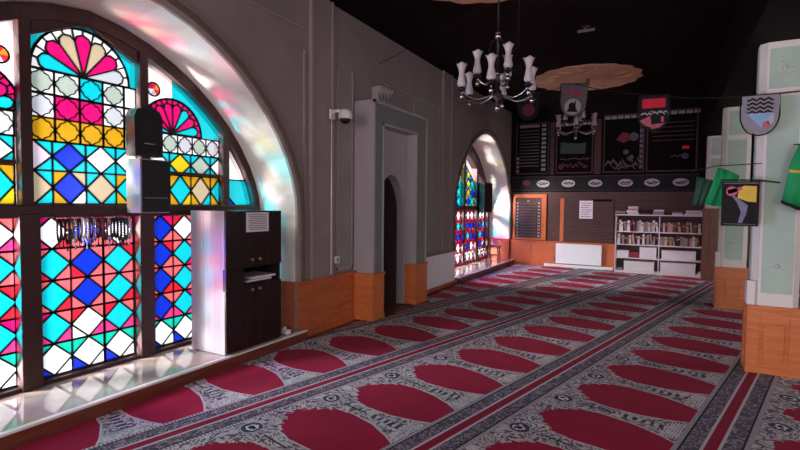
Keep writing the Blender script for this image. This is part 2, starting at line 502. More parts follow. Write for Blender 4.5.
def stained_window(n, yc):
    f = MB().use(M['frame_wood'])
    X0, X1 = -.67, -.53
    for i in range(len(A_GLASS)-1):                         # arched head
        a, c, a2, c2 = A_GLASS[i], A_GLASS[i+1], A_BACK[i], A_BACK[i+1]
        f.prism([(X0, yc+a[0], a[1]), (X0, yc+c[0], c[1]), (X0, yc+c2[0], c2[1]), (X0, yc+a2[0], a2[1])], (X1-X0, 0, 0))
    for s in (-1, 1):
        f.box(X0, X1, yc+s*1.86-.04, yc+s*1.86+.04, SILL-.02, 1.47)
    f.box(X0, X1, yc-1.9, yc+1.9, SILL-.06, SILL+.03)       # bottom rail
    f.box(X0, X1+.02, yc-1.88, yc+1.88, 1.42, 1.52, .01)    # transom
    hull = hull_of(1.52)
    def top(y):
        for a, c in zip(A_GLASS, A_GLASS[1:]):
            if a[0] <= y <= c[0]: return a[1] + (c[1]-a[1])*(y-a[0])/(c[0]-a[0])
        return 1.5
    for m in (-1.395, -.465, .465, 1.395):                  # mullions
        w = .04
        f.box(X0, X1+.03, yc+m-.07, yc+m+.07, SILL, 1.45, .008)
        f.box(X0, X1+.01, yc+m-w, yc+m+w, 1.5, top(abs(m)+w)+.03, .006)
    root = struct(f, 'window_%d' % n)
    root['label'] = 'tall arched stained glass window'; del root['label']
    t = MB().use(M['frame_wood'])
    for s in (-1, 1): t.box(X0+.02, X1-.01, yc+s*.93-.40, yc+s*.93+.40, 1.815, 1.845)
    t.build('glazing_bar', None, root)
    # ---- lower lights
    cs = ['salmon', 'pink', 'salmon', 'magenta']
    def lower(y0, y1, cols, table):
        b = Bay(yc, (y0, y1, SILL+.02, 1.42))
        rows = [1.295, 1.045, .79, .54, .285]
        for j, z in enumerate(rows):
            for k, cy in enumerate(cols):
                r = random.Random(j*31 + k*7 + int(abs(y0)*100))
                c4 = [r.choice(['salmon', 'salmon', 'pink', 'magenta', 'red'] if r.random() < .5 else ['salmon']) for _ in range(4)]
                if j == 3: c4[2] = c4[3] = 'pink'
                if j == 4: c4 = ['teal', 'teal', r.choice(['blue', 'white']), r.choice(['blue', 'white', 'blue'])]
                if j == 3 and table[j][k] == 'white': c4[3] = 'white'
                b.diamond(cy, z, .1325, .1265, table[j][k], c4)
        b.done(root)
    T3 = [['white', 'blue', 'white'], ['cyan', 'blue', 'cyan'], ['cyan', 'blue', 'cyan'], ['cyan', 'white', 'cyan'], ['white']*3]
    T4 = [['blue', 'white', 'blue'], ['blue', 'cyan', 'blue'], ['blue', 'cyan', 'blue'], ['blue', 'cyan', 'blue'], ['white']*3]
    lower(-.395, .395, (-.28, -.015, .25), T3)
    lower(.535, 1.325, (.655, .92, 1.185), T4)
    lower(-1.325, -.535, (-1.185, -.92, -.655), [['blue', 'cyan', 'white'], ['blue', 'white', 'cyan'], ['blue', 'cyan', 'cyan'], ['blue', 'cyan', 'cyan'], ['white']*3])
    lower(1.465, 1.82, (1.6, 1.85), [['cyan', 'white']]*4 + [['white']*2])
    lower(-1.82, -1.465, (-1.85, -1.6), [['white', 'cyan']]*4 + [['white']*2])
    # ---- upper middle light
    b = Bay(yc, (-.425, .425, 1.52, 3.1), [(-.5, 1.5), (.5, 1.5), (.5, 2.72), (.405, 2.79), (.06, 2.965), (-.06, 2.965), (-.405, 2.79), (-.5, 2.72)])
    f2 = MB().use(M['frame_wood'])
    for q in (-1, 1): f2.prism([(X0+.02, yc+q*.41, 2.79), (X0+.02, yc+q*.06, 2.965), (X0+.02, yc+q*.06, 3.01), (X0+.02, yc+q*.41, 3.01)], (X1-X0-.03, 0, 0))
    f2.prism([(X0+.02, yc-.06, 2.965), (X0+.02, yc+.06, 2.965), (X0+.02, yc+.06, 3.01), (X0+.02, yc-.06, 3.01)], (X1-X0-.03, 0, 0))
    f2.build('head_board', None, root)
    rows = [(2.47, ['silver', 'silver', 'cyan', 'silver'], ['white', 'white', 'cyan', 'white']),
            (2.285, ['pearl', 'magenta', 'magenta', 'pearl'], ['white', 'magenta', 'magenta', 'white']),
            (2.105, ['amber']*4, ['amber']*4)]
    for z, a, o in rows:
        for k in range(4): b.star(-.335 + .187*k, z, .0925, .09, a[k], o[k])
        b.pane([(-.43, z-.09), (-.4275, z-.09), (-.4275, z+.09), (-.43, z+.09)], 'white')
        b.pane([(.3185, z-.09), (.426, z-.09), (.426, z+.09), (.3185, z+.09)], 'white')
    ce = ['cyan']*4
    for k, (cy, c1, c2) in enumerate(((-.39, 'lilac', 'beige'), (-.14, 'blue', 'blue'), (.11, 'white', 'beige'), (.36, 'white', 'cyan'))):
        b.diamond(cy, 1.9, .125, .115, c1, ce)
        am = 'amber' if k % 2 else 'cyan'
        b.diamond(cy, 1.655, .125, .13, c2, [am, am if k != 1 else 'beige', 'white' if k == 1 else 'cyan', am])
    b.fan(-.02, 2.565, .385, ['pearl', 'magenta', 'beige', 'magenta', 'beige', 'magenta', 'cyan'], 'white', 'cyan', 'cyan')
    b.done(root)
    # ---- upper side lights
    for s in (1, -1):
        lo, hi = (.505, 1.355) if s > 0 else (-1.355, -.505)
        b = Bay(yc, (lo, hi, 1.52, 3.1), hull)
        for k in range(5): b.star(s*(.60 + .168*k), 2.115, .084, .09, 'silver' if k % 2 else 'pearl', 'white')
        for k, (cy, c1, c2) in enumerate(((.64, 'white', 'cyan'), (.88, 'yellow', 'cyan'), (1.12, 'silver', 'beige'), (1.36, 'white', 'cyan'))):
            b.diamond(s*cy, 1.92, .12, .108, c1, ce)
            b.diamond(s*cy, 1.665, .12, .148, c2, ['amber', 'amber', 'cyan' if k == 2 else 'yellow', 'amber'])
        fc = ['cyan', 'magenta', 'cyan', 'magenta', 'magenta', 'magenta', 'magenta', 'cyan']
        if s < 0: fc = fc[::-1]
        b.fan(s*.80, 2.215, .33, fc, 'magenta', 'white' if s > 0 else 'cyan', 'cyan' if s > 0 else 'white')
        b.done(root)
        d = MB()                                            # small painted roundel
        ry, rz_ = yc + s*.60, 2.60
        for k, col in enumerate(('orange', 'red', 'magenta', 'white', 'pearl', 'red')):
            a0, a1 = k*PI/3, (k+1)*PI/3
            d.use(G[col]).face([(GX+.012, ry, rz_)] + [(GX+.012, ry+.062*cos(a0+(a1-a0)*q/4), rz_+.062*sin(a0+(a1-a0)*q/4)) for q in range(5)])
        d.use(M['lead'])
        d.tube([(GX+.012, ry+.062*cos(q*PI/12), rz_+.062*sin(q*PI/12)) for q in range(25)], .008, 6)
        d.build('roundel', None, root)
        lo, hi = (1.445, 1.82) if s > 0 else (-1.82, -1.445)
        b = Bay(yc, (lo, hi, 1.52, 3.1), hull)
        q = lambda pts, c: b.pane([(s*p[0], p[1]) for p in (pts if s > 0 else pts[::-1])], c)
        q([(1.44, 1.8), (1.9, 1.8), (1.9, 2.4), (1.44, 2.4)], 'white')
        q([(1.44, 1.65), (1.58, 1.52), (1.9, 1.52), (1.9, 1.8), (1.44, 1.8)], 'cyan')
        q([(1.44, 1.52), (1.58, 1.52), (1.44, 1.65)], 'blue')
        b.done(root)
    return root
stained_window(1, W1); stained_window_two_light(2, W2)

# sills, kerbs, mouldings ------------------------------------------------------
b = MB().use(M['marble'])
for yc in (W1, W2): b.box(-.54, .10, yc-1.9, yc+1.9, .02, SILL)
o = struct(b, 'trim_1')
b = MB().use(M['kerb_wood'])
for yc in (W1, W2):
    b.box(.10, .14, yc-1.95, yc+1.95, 0.0, SILL-.012, .004)
b.use(M['white_edge'])
for yc in (W1, W2): b.box(.10, .143, yc-1.95, yc+1.95, SILL-.012, SILL+.004)  # highlight along the kerb edge, put in as a thin white strip
struct(b, 'trim_2')
b = MB()
for yc in (W1, W2):                                          # moulded band round each arch
    for (off, w, d, mk) in ((0, .05, .035, 'moulding'), (.05, .05, .06, 'mould_dark'), (.10, .035, .03, 'moulding')):
        b.use(M[mk])
        def ring(t): return [(A_WALL[i][0] + (A_MOULD[i][0]-A_WALL[i][0])*t/.13, A_WALL[i][1] + (A_MOULD[i][1]-A_WALL[i][1])*t/.13) for i in range(len(A_WALL))]
        p, q = ring(off), ring(off+w)
        for i in range(len(p)-1):
            b.prism([(0, yc+p[i][0], p[i][1]), (0, yc+p[i+1][0], p[i+1][1]), (0, yc+q[i+1][0], q[i+1][1]), (0, yc+q[i][0], q[i][1])], (d, 0, 0))
        for s in (-1, 1):
            y0, y1 = sorted((yc+s*(1.9+off), yc+s*(1.9+off+w)))
            b.box(0, d, y0, y1, .66, 1.45)
struct(b, 'trim_3')

def moulds():
    b = MB()
    for (y0, y1) in ((4.45, 4.83), (8.2, 8.58)):            # flat pilasters up to the ceiling
        b.use(M['plaster']).box(0, .03, y0, y1, .65, HC)
        b.use(M['moulding']).box(.0, .045, y0-.02, y0+.012, .65, HC); b.box(.0, .045, y1-.012, y1+.02, .65, HC)
        pass
    b.use(M['moulding'])
    for y in (4.34, 4.97, 5.30, 7.06, 8.08): b.box(0, .02, y-.012, y+.012, .7, 3.28)
    for (y0, y1, z) in ((4.97, 5.30, 3.28), (4.97, 5.30, .72), (7.06, 8.08, 3.28), (5.30, 7.06, 3.28)): b.box(0, .02, y0-.012, y1+.012, z-.012, z+.012)
    for yc in (W1, W2):                                     # spandrel frames
        b.box(0, .02, yc-2.02, yc+2.02, 3.5, 3.525)
    b.use(M['panel'])
    b.box(0, .006, 4.98, 5.29, .73, 3.27); b.box(0, .006, 7.07, 8.07, .73, 3.27)
    struct(b, 'trim_4')
moulds()

def wains():
    b = MB().use(M['pine'])
    def run(y0, y1):
        b.box(0, .03, y0, y1, .06, .64)
        b.box(0, .055, y0, y1, .64, .665, .004)
        b.box(0, .05, y0, y1, 0.0, .06, .004)
    run(4.24, PY0); run(PY1, 8.8)
    b.box(-.5, 0, W1+1.875, W1+1.9, SILL, .66); b.box(-.5, .02, W2+1.875, W2+1.9, SILL, .66)
    b.box(-.5, 0, W1-1.9, W1-1.875, SILL, .66); b.box(-.5, 0, W2-1.9, W2-1.875, SILL, .66)
    b.box(0, .03, YS, W1-1.94, .0, .65)
    struct(b, 'baseboard_left')
    b = MB().use(M['pine'])
    x = .03
    for k in range(8):
        b.box(x, x+.56, YB-.035, YB-.012, .07, .62); x += .565
    b.box(.0, 4.6, YB-.05, YB-.012, .62, .645, .004)
    b.box(.0, 4.6, YB-.03, YB, .0, .07)
    b.use(M['white_edge']).box(.95, 2.56, YB-.13, YB-.035, 0.012, .075, .006)
    struct(b, 'baseboard_back')
wains()

# niche surround ---------------------------------------------------------------
def surround():
    t = thing('niche_surround', 'pale grey boxed surround of a dark niche, with pine panels at its foot', 'niche surround', (0, PY0, 0))
    L = PY1-PY0; a, c = PO0-PY0, PO1-PY0
    D = .29
    b = MB()
    b.use(M['portal']).box(.002, D, 0, a, .6, 2.6); b.box(.002, D, c, L, .6, 2.6); b.box(.002, D, 0, L, 2.6, 2.90)
    b.build('casing', None, t)
    b = MB().use(M['portal_front'])                           # darker flat face with a raised pale edge
    b.box(D, D+.012, .045, a-.03, .64, 2.86); b.box(D, D+.012, c+.03, L-.045, .64, 2.86); b.box(D, D+.012, a-.03, c+.03, 2.63, 2.86)
    b.build('face_panel', None, t)
    b = MB().use(M['portal'])
    b.box(D, D+.024, a-.03, a, .64, 2.63); b.box(D, D+.024, c, c+.03, .64, 2.63); b.box(D, D+.024, a-.03, c+.03, 2.6, 2.63)
    b.box(D, D+.02, 0, .04, .64, 2.9); b.box(D, D+.02, L-.04, L, .64, 2.9); b.box(D, D+.02, 0, L, 2.865, 2.9)
    b.build('edge_moulding', None, t)
    b = MB().use(M['portal'])                                 # plastered back with the arched recess
    n0, n1 = NY0-PY0, NY1-PY0; q = NYC-PY0
    X = .13
    b.box(.002, X, a, n0, 0.012, 2.6); b.box(.002, X, n1, c, 0.012, 2.6)
    for p, r in zip(A_NICHE, A_NICHE[1:]):
        b.prism([(.002, q+p[0], p[1]), (.002, q+r[0], r[1]), (.002, q+r[0], 2.6), (.002, q+p[0], 2.6)], (X-.002, 0, 0))
    b.build('recess_back', None, t)
    for (y0, y1) in ((-.02, a+.01), (c-.01, L+.02)):
        b = MB().use(M['pine_z'])
        b.box(.002, D+.03, y0, y1, 0.012, .6); b.box(.002, D+.045, y0-.008, y1+.008, .6, .635, .004); b.box(.002, D+.04, y0-.006, y1+.006, .012, .07, .003)
        b.build('pine_cladding', None, t)
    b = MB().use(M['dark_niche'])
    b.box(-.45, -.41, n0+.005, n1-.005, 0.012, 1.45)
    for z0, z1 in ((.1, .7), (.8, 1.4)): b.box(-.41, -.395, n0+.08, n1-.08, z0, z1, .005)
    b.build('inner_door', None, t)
    b = MB().use(M['portal'])                                 # scrolled key block on top
    prof = [(.005, 2.9), (.15, 2.9), (.12, 2.98), (.10, 3.06), (.15, 3.13), (.16, 3.18), (.005, 3.18)]
    b.prism([(x, .42, z) for x, z in prof], (0, .34, 0))
    for k in range(4): b.tube([(x+.006, .46+.087*k, z) for x, z in prof[1:6]], .012, 6)
    b.build('key_block', None, t)
surround()

# ------------------------------------------------------------------ carpet
TH = .240; PITCH = 1.332; U0 = .303
def carpet_mat():
    m, nt, b = newmat('prayer_carpet')
    v, a, y, z = objco(nt)
    R = .70
    bb = ((y/R).fract() - .5)*R                               # -.35 .. .35, medallion at 0
    ab = bb.abs()
    d = a.min(a*-1 + PITCH)
    wob = noise(nt, v, 60, 2)
    jag = (wob - .5)*.012
    aq = a - ((a*17 + (wob - .5)*1.2 + (noise(nt, v, 14, 1) - .5)*1.5).fract()*(.9/17))*a.lt(.60)
    rp = nt.nodes.new('ShaderNodeValToRGB')
    nt.links.new((aq/PITCH).k, rp.inputs[0])
    cr = rp.color_ramp; cr.interpolation = 'LINEAR'
    pts = [(0, 0), (.255, 0), (.285, .22), (.36, .46), (.46, .70), (.62, .77), (.85, .72), (1.03, .56), (1.152, .40), (1.155, 0), (1.33, 0)]
    while len(cr.elements) < len(pts): cr.elements.new(.5)
    for e, (q, w) in zip(cr.elements, pts): e.position = q/PITCH; e.color = (w, w, w, 1)
    w = S(nt, rp.outputs[0])*.35
    has = w.gt(.01)
    med = ab.lt(w + jag)*has
    rim = ab.lt(w + jag + .016)*has
    # ground: scrolling dark outlines on a pale field
    n1 = noise(nt, v, 7, 1.5, 2.0)
    scroll = (n1*5).fract().lt(.42)
    n2 = noise(nt, v, 22, 2, .8)
    fine = (n2*6).fract().lt(.35)
    pale, dark, blue = lin('efe5ec'), lin('2c2836'), lin('3c4560')
    g = mixc(nt, (noise(nt, v, 4, 2)*1.6 - .35).max(0).min(1), pale, lin('b5abb6'))
    g = mixc(nt, scroll*.85, g, dark)
    g = mixc(nt, fine*.35, g, lin('8a7f8c'))
    # rosettes between medallions near the tip end
    ra = a - .30; rb = ab - .35
    rr = (ra*ra + rb*rb)
    rr = rr + (n2 - .5)*.006
    g = mixc(nt, rr.lt(.0072), g, lin('b9b4c0'))
    g = mixc(nt, rr.lt(.0050), g, blue)
    g = mixc(nt, rr.lt(.0018), g, pale)
    g = mixc(nt, rr.lt(.0007), g, dark)
    # ladder of blocks between medallions
    lad = (ab + (n2 - .5)*.05).gt(.318)*a.gt(.74)*a.lt(1.04)
    blk = ((a*17 + (n2 - .5)*.9).fract().lt(.5))
    g = mixc(nt, lad*blk, g, lin('4a4558')); g = mixc(nt, lad*(blk*-1 + 1), g, lin('cfc7d0'))
    lad2 = ab.gt(.20)*a.gt(1.04)*a.lt(1.15)
    g = mixc(nt, lad2*((a*55).fract().lt(.5)), g, lin('e0dae0'))
    lad3 = ab.gt(.343)*a.gt(.45)*a.lt(.70)
    g = mixc(nt, lad3, g, dark)
    g = mixc(nt, rim, g, lin('d6ccd2'))
    mn = noise(nt, v, 5, 3)
    mc = mixc(nt, mn, lin('960a38'), lin('bc1246'))
    g = mixc(nt, med, g, mc)
    # border running along both seams
    bn = noise(nt, v, 17, 2, .6); bn2 = noise(nt, v, 34, 2, 1)
    bord = mixc(nt, (bn*4).fract().gt(.5), lin('6a5f74'), lin('aba0ae'))
    bord = mixc(nt, (bn2*5).fract().lt(.4), bord, lin('453b50'))
    g = mixc(nt, d.lt(.188), g, mixc(nt, (y*40).fract().lt(.5), lin('cfc6ce'), lin('8d8392')))
    g = mixc(nt, d.lt(.158), g, lin('2a2230'))
    g = mixc(nt, d.lt(.145), g, bord)
    g = mixc(nt, d.lt(.052), g, lin('d9cfd6'))
    g = mixc(nt, d.lt(.034), g, lin('9c0e3a'))
    nt.links.new(g.k, b.inputs['Base Color'])
    b.inputs['Roughness'].default_value = .95; b.inputs['Specular IOR Level'].default_value = .12
    b.inputs['Sheen Weight'].default_value = .04
    bp = nt.nodes.new('ShaderNodeBump'); bp.inputs['Strength'].default_value = .25; bp.inputs['Distance'].default_value = .004
    nz = noise(nt, v, 260, 2)
    nt.links.new(nz.k, bp.inputs['Height']); nt.links.new(bp.outputs[0], b.inputs['Normal'])
    return m
M['carpet'] = carpet_mat()
ORD = ['first', 'second', 'third', 'fourth', 'fifth', 'sixth', 'seventh', 'eighth', 'ninth', 'tenth', 'eleventh', 'twelfth', 'thirteenth', 'fourteenth',
       'fifteenth', 'sixteenth', 'seventeenth', 'eighteenth', 'nineteenth', 'twentieth'] + ['twenty-' + s for s in ('first', 'second', 'third', 'fourth', 'fifth', 'sixth', 'seventh', 'eighth', 'ninth')] + ['thirtieth', 'thirty-first', 'thirty-second', 'thirty-third', 'thirty-fourth']
def carpets():
    cells = [(.146, XR-.02, YS+.02, PY0-.05), (PO0 and .345, XR-.02, PY0-.05, PY1+.05), (.146, XR-.02, PY1+.05, YB-.14)]
    phase = {0: .0}
    labs = {-2: 'crimson and grey prayer carpet strip in the far corner beneath the small window',
            -1: 'prayer carpet strip touching the far window sill, sunlit pink at its end',
            0: 'prayer carpet strip of crimson medallions running beside the near marble sill',
            1: 'prayer carpet strip from the lower middle to the white radiator on the back wall',
            2: 'prayer carpet strip passing in front of the pillars towards the bookcase',
            3: 'prayer carpet strip on which the near pale green pillar stands',
            4: 'prayer carpet strip behind the near pillar at the right edge',
            5: 'prayer carpet strip deepest in the right aisle, beyond the pillars'}
    for i in range(-4, 8):
        ua = U0 + (i-1)*PITCH; ub = ua + PITCH
        org = Vector((ua*cos(TH), -ua*sin(TH)))               # world = u*(cos,-sin) + v*(sin,cos)
        # phase of the medallion row
        v0 = {0: 3.04, 1: 2.94, 2: 2.82, 3: 2.70}.get(i, 3.04 - .12*i) - .35
        loc = (ua*cos(TH) + v0*sin(TH), -ua*sin(TH) + v0*cos(TH), 0)
        b = MB(); ok = False
        for (x0, x1, y0, y1) in cells:
            pts = []
            for (x, y) in ((x0, y0), (x1, y0), (x1, y1), (x0, y1)):
                pts.append((x*cos(TH) - y*sin(TH) - ua, x*sin(TH) + y*cos(TH) - v0))
            p = clip(pts, box=(0.0005, PITCH-.0005, -40, 40))
            if len(p) >= 3 and area(p) > .01:
                b.prism([(q[0], q[1], .001) for q in p], (0, 0, .011)); ok = True
        if not ok or i < -2 or i > 5:
            b.b.free(); continue
        o = b.build('prayer_carpet', M['carpet'])
        o.location = loc; o.rotation_euler = (0, 0, -TH)
        tag(o, labs[i], 'carpet', 'strips of prayer carpet')
carpets()

# ------------------------------------------------------------------ pillars and beam
def pillar(y, label, tall=False, x0=4.365, w=.36):
    t = thing('pillar', label, 'pillar', (x0, y, 0.013), 0, 'row of pillars')
    H = 3.04 if not tall else 3.02
    ch = .05; d = .22
    oc = [(ch, 0), (w-ch, 0), (w, ch), (w, d-ch), (w-ch, d), (ch, d), (0, d-ch), (0, ch)]
    zb = .62 if not tall else 1.5
    b = MB().use(M['pillar_edge']); b.prism([(p[0], p[1], zb) for p in oc], (0, 0, H-zb)); b.build('shaft', None, t)
    b = MB().use(M['pillar'])
    for (z0, z1) in (((.75, 2.55), (2.62, 2.98)) if not tall else ((1.6, 2.55), (2.62, 2.98))):
        b.box(ch+.02, w-ch-.01, -.006, 0, z0, z1, .003); b.box(ch+.02, w-ch-.01, d, d+.006, z0, z1, .003)
        b.box(-.006, 0, ch+.02, d-ch-.02, z0, z1, .003); b.box(w, w+.006, ch+.02, d-ch-.02, z0, z1, .003)
    b.build('painted_panel', None, t)
    b = MB().use(M['pine_z'] if not tall else M['brown_wood'])
    e = .018
    b.box(-e, w+e, -e, d+e, 0, zb-.02)
    b.box(-e-.012, w+e+.012, -e-.012, d+e+.012, zb-.02, zb+.012, .004)
    b.box(-e-.012, w+e+.012, -e-.012, d+e+.012, 0, .06, .004)
    for (u0, u1) in ((0, .05), (w-.05, w)): b.box(u0-e, u1+e, -e-.012, -e, .06, zb-.02)   # stiles of the framed front
    for (u0, u1) in ((0, .04), (d-.04, d)): b.box(-e-.012, -e, u0-e, u1+e, .06, zb-.02)
    b.box(.0685, w-.0685, -e-.012, -e, zb-.09, zb-.02)
    b.box(.10, w-.10, -e-.01, -e, .12, zb-.15, .006)
    b.build('pine_cladding' if not tall else 'wood_cladding', None, t)
    b = MB().use(M['relief'])
    for zc in ((1.0, 2.80) if not tall else (2.8,)):          # carved flower with scrolls
        for k in range(8):
            a = k*PI/4
            b.lathe([(.0001, -.012), (.022, -.006), (.026, 0), (.0001, .004)], (w/2 + .045*cos(a), -.008, zc + .055*sin(a)), 8, sy=.35)
        b.ball((w/2, -.008, zc), .022, 8)
    b.build('carved_flower', None, t)
    if not tall:
        b = MB().use(M['pillar_edge']); b.box(-.035, .03, -.012, .11, zb+.014, zb+.24, .004); b.build('corner_guard', None, t)
pillar(5.53, 'nearest pale green pillar on a pine base, with the two flags in front')
pillar(8.80, 'middle pillar, slimmer in view, behind the black picture pennant')
pillar(12.0, 'farthest pale pillar beside the bookcase, clad in brown wood below', True)
b = MB().use(M['beam_wood'])
b.box(4.26, 4.78, YS, YB, 3.06, HC-.001); b.box(4.2, 4.84, YS, YB, HC-.18, HC-.001)
struct(b, 'trim_5')
b = MB().use(M['brown_wood'])
for k in range(7): b.box(4.82 + k*.5, 5.29 + k*.5, YB-.06, YB-.001, .02, 1.75, .006)
struct(b, 'trim_6')
struct(MB().box(4.78, XR, YS, YB, 3.3, 3.4), 'ceiling_aisle', M['beam_wood'])

# ------------------------------------------------------------------ cupboard on the sill
def cupboard():
    W, D, H = .735, .48, 1.345
    t = thing('cupboard', 'tall dark wood cupboard with open middle gap, standing on the marble sill', 'cupboard', (-.375, 3.125, SILL+.005))
    b = MB().use(M['side_reflection']); b.box(0, D-.02, 0, .02, 0, H, .002); b.build('side_panel', None, t)
    b = MB().use(M['black_wood']); b.box(0, D-.02, W-.02, W, 0, H, .002); b.build('side_panel', None, t)
    b = MB().use(M['black_wood'])
    for z in (.0, .62, .79, H-.02): b.box(.01, D-.025, .02, W-.02, z, z+.02)
    b.box(0, .012, .02, W-.02, .0, H)
    b.build('carcass', None, t)
    for (z0, z1, kz) in ((.02, .625, .575), (.80, H, .87)):
        for k in range(2):
            y0 = .0 + k*W/2; y1 = W/2 + k*W/2
            d = MB().use(M['black_wood']); d.box(D-.02, D, y0+.002, y1-.002, z0, z1, .003)
            d.build('door', None, t)
            ky = W/2 + (-.05 if k == 0 else .05)
            kn = MB().use(M['brass']); kn.prism([(D, ky + .014*cos(q*PI/5), kz + .014*sin(q*PI/5)) for q in range(10)], (.022, 0, 0), True)
            kn.build('knob', None, t)
    b = MB().use(M['black_wood']); b.box(D-.03, D+.015, -.012, .20, .60, .80, .003); b.build('gap_cover', None, t)
    p = thing('notice_sheet', 'printed white sheet taped to the upper door of the dark cupboard', 'notice', (.108, 3.37, 1.265))
    MB().use(M['paper']).box(0, .002, 0, .30, 0, .19).build('sheet', None, p)
    b = MB().use(M['ink'])
    for k in range(9): b.box(.002, .003, .02 + .01*(k % 3), .28 - .015*(k % 2), .165-.018*k, .172-.018*k)
    b.build('printed_lines', None, p)
    for k, (y, z, l) in enumerate(((3.40, .768, 'grey covered book lying lowest in the gap of the dark cupboard'), (3.46, .793, 'pale open booklet lying on the book in the gap of the cupboard'))):
        r = thing('book', l, 'book', (-.22, y, z))
        MB().use(BM['grey'] if k == 0 else BM['white']).box(0, .30, 0, .34, 0, .024, .003).build('cover', None, r)
        MB().use(M['paper']).box(.004, .304, .004, .336, .005, .019).build('pages', None, r)
cupboard()
b = MB().use(M['white_edge']); b.box(0, .12, 0, .07, 0, .05, .012); b.ball((.06, .035, .06), .02)
tag(b.build('cloth_bundle', None, None, (-.02, 3.95, SILL+.005)), 'small white crumpled cloth on the sill beside the dark cupboard', 'cloth')

# loudspeaker, box and beads hung on the window -----------------------------------
def win_stuff():
    t = thing('loudspeaker', 'dark round-topped loudspeaker fixed to the mullion of the near window', 'loudspeaker', (-.46, 2.71, 1.95))
    b = MB().use(M['plastic_black'])
    ol = [(-.13, 0), (.13, 0), (.135, .34), (.11, .40), (.05, .43), (-.05, .43), (-.11, .40), (-.135, .34)]
    b.prism([(-.05, y, z) for y, z in ol], (.13, 0, 0)); b.build('case', None, t)
    b = MB().use(M['cloth_black']); b.prism([(.08, y*.8, .03 + z*.86) for y, z in ol], (.006, 0, 0)); b.build('grille', None, t)
    b = MB().use(M['plastic_grey']); b.lathe([(.0001, .006), (.05, .004), (.055, -.004), (.0001, -.006)], (.088, 0, .11), 14, sx=.1); b.build('badge', None, t)
    t = thing('meter_box', 'grey metal box with a dark front below the loudspeaker on the mullion', 'box', (-.50, 2.57, 1.45))
    MB().use(M['plastic_grey']).box(0, .20, 0, .28, 0, .47, .006).build('case', None, t)
    b = MB().use(M['plastic_black']); b.box(.20, .212, .008, .272, .01, .46, .003)
    b.build('front', None, t)
    MB().use(M['plastic_grey']).box(.212, .216, .03, .25, .13, .136).build('front_rib', None, t)
    r = thing('bead_rail', 'thin dark rail with hooks under the transom of the near window', 'rail', (-.47, 1.98, 1.405))
    MB().use(M['bronze']).tube([(0, 0, 0), (0, .62, 0)], .006, 8).build('bar', None, r)
    for y in (.01, .31, .61): MB().use(M['bronze']).tube([(-.03, y, .03), (0, y, .02), (0, y, 0)], .005, 6).build('bracket', None, r)
    cols = [M['plastic_black'], M['bronze'], M['chrome'], M['plastic_white'], M['shade'], BM['brown'], M['dkgreen_and_shade']]
    nm = ['black', 'dark bronze', 'silvery', 'white', 'frosted', 'brown', 'dark green']
    for k in range(20):
        y = 2.01 + k*.0295
        q = [0, 1, 0, 6, 2, 0, 3, 4, 0, 2, 1, 5, 0, 2, 1][k % 15]
        t = thing('prayer_beads', '%s prayer beads on the rail below the transom, %s strand from the left' % (nm[q], ORD[k]), 'prayer beads', (-.463, y, 1.40), 0, 'prayer beads on the window rail')
        Ln = random.uniform(.15, .21)
        loop = [(0, .013*sin(2*PI*j/28), -.5*Ln*(1-cos(2*PI*j/28))*1.0) for j in range(28)]
        b = MB().use(cols[q])
        for (x, yy, z) in loop: b.ball((x, yy, z+.006), .0095, 6)
        b.build('bead_loop', None, t)
        b = MB().use(cols[q]); b.tube([(0, 0, -Ln), (0, 0, -Ln-.03)], .004, 6); b.lathe([(.003, 0), (.008, -.03), (.0001, -.032)], (0, 0, -Ln-.025), 6); b.build('tassel', None, t)
win_stuff()

# camera, switch on left wall -----------------------------------------------------
def cctv():
    t = thing('security_camera', 'white dome security camera on the left wall above its cable', 'camera', (.045, 4.80, 2.62))
    b = MB().use(M['plastic_white']); b.box(-.0, .025, -.05, .05, -.05, .07, .006); b.tube([(.02, 0, .04), (.10, 0, .05), (.16, .03, .03)], .022, 10); b.build('bracket', None, t)
    b = MB().use(M['plastic_white']); b.lathe([(.0001, .07), (.05, .065), (.075, .04), (.085, -.01), (.082, -.045), (.06, -.05)], (.17, .05, 0), 18); b.build('housing', None, t)
    b = MB().use(M['plastic_black']); b.lathe([(.066, -.045), (.06, -.075), (.035, -.10), (.0001, -.108)], (.17, .05, 0), 16); b.build('dome', None, t)
    b = MB().use(M['plastic_white']); b.tube([(.004, .0, -.05), (.004, .0, -1.94)], .008, 6); b.build('cable_cover', None, t)
    t = thing('wall_socket', 'small white socket box low on the left wall beside the pilaster', 'socket', (.008, 4.90, .80))
    MB().use(M['plastic_white']).box(0, .035, 0, .09, 0, .09, .006).build('box', None, t)
    MB().use(M['plastic_grey']).box(.035, .038, .02, .07, .02, .07, .002).build('face_plate', None, t)
cctv()

# radiators ------------------------------------------------------------------------
def radiator(label, loc, rz, L, H):
    t = thing('radiator', label, 'radiator', loc, rz)
    b = MB().use(M['white_metal']); b.box(0, L, -.10, -.085, .0, H, .005); b.box(0, L, -.03, -.015, 0, H, .005)
    n = int(L/.036)
    for k in range(n): b.box(.02 + k*(L-.04)/n, .02 + k*(L-.04)/n + .02, -.104, -.10, .04, H-.04, .0015)
    b.build('panel', None, t)
    b = MB().use(M['white_metal']); b.box(-.004, L+.004, -.104, -.012, H-.004, H+.008, .002)
    b.build('top_grille', None, t)
    for x in (-.004, L-.002): MB().use(M['white_metal']).box(x, x+.006, -.10, -.015, .01, H, .001).build('side_cover', None, t)
    b = MB().use(M['chrome']); b.tube([(-.03, -.05, .06), (-.03, -.05, -.09)], .01, 8); b.tube([(-.03, -.05, .05), (.01, -.05, .05)], .01, 8); b.lathe([(.02, 0), (.024, .03), (.018, .05), (.0001, .052)], (-.03, -.05, .06), 10)
    b.build('valve', None, t)
    for x in (.2, L-.2): MB().use(M['white_metal']).box(x-.02, x+.02, -.015, 0, .1, H-.1).build('bracket', None, t)
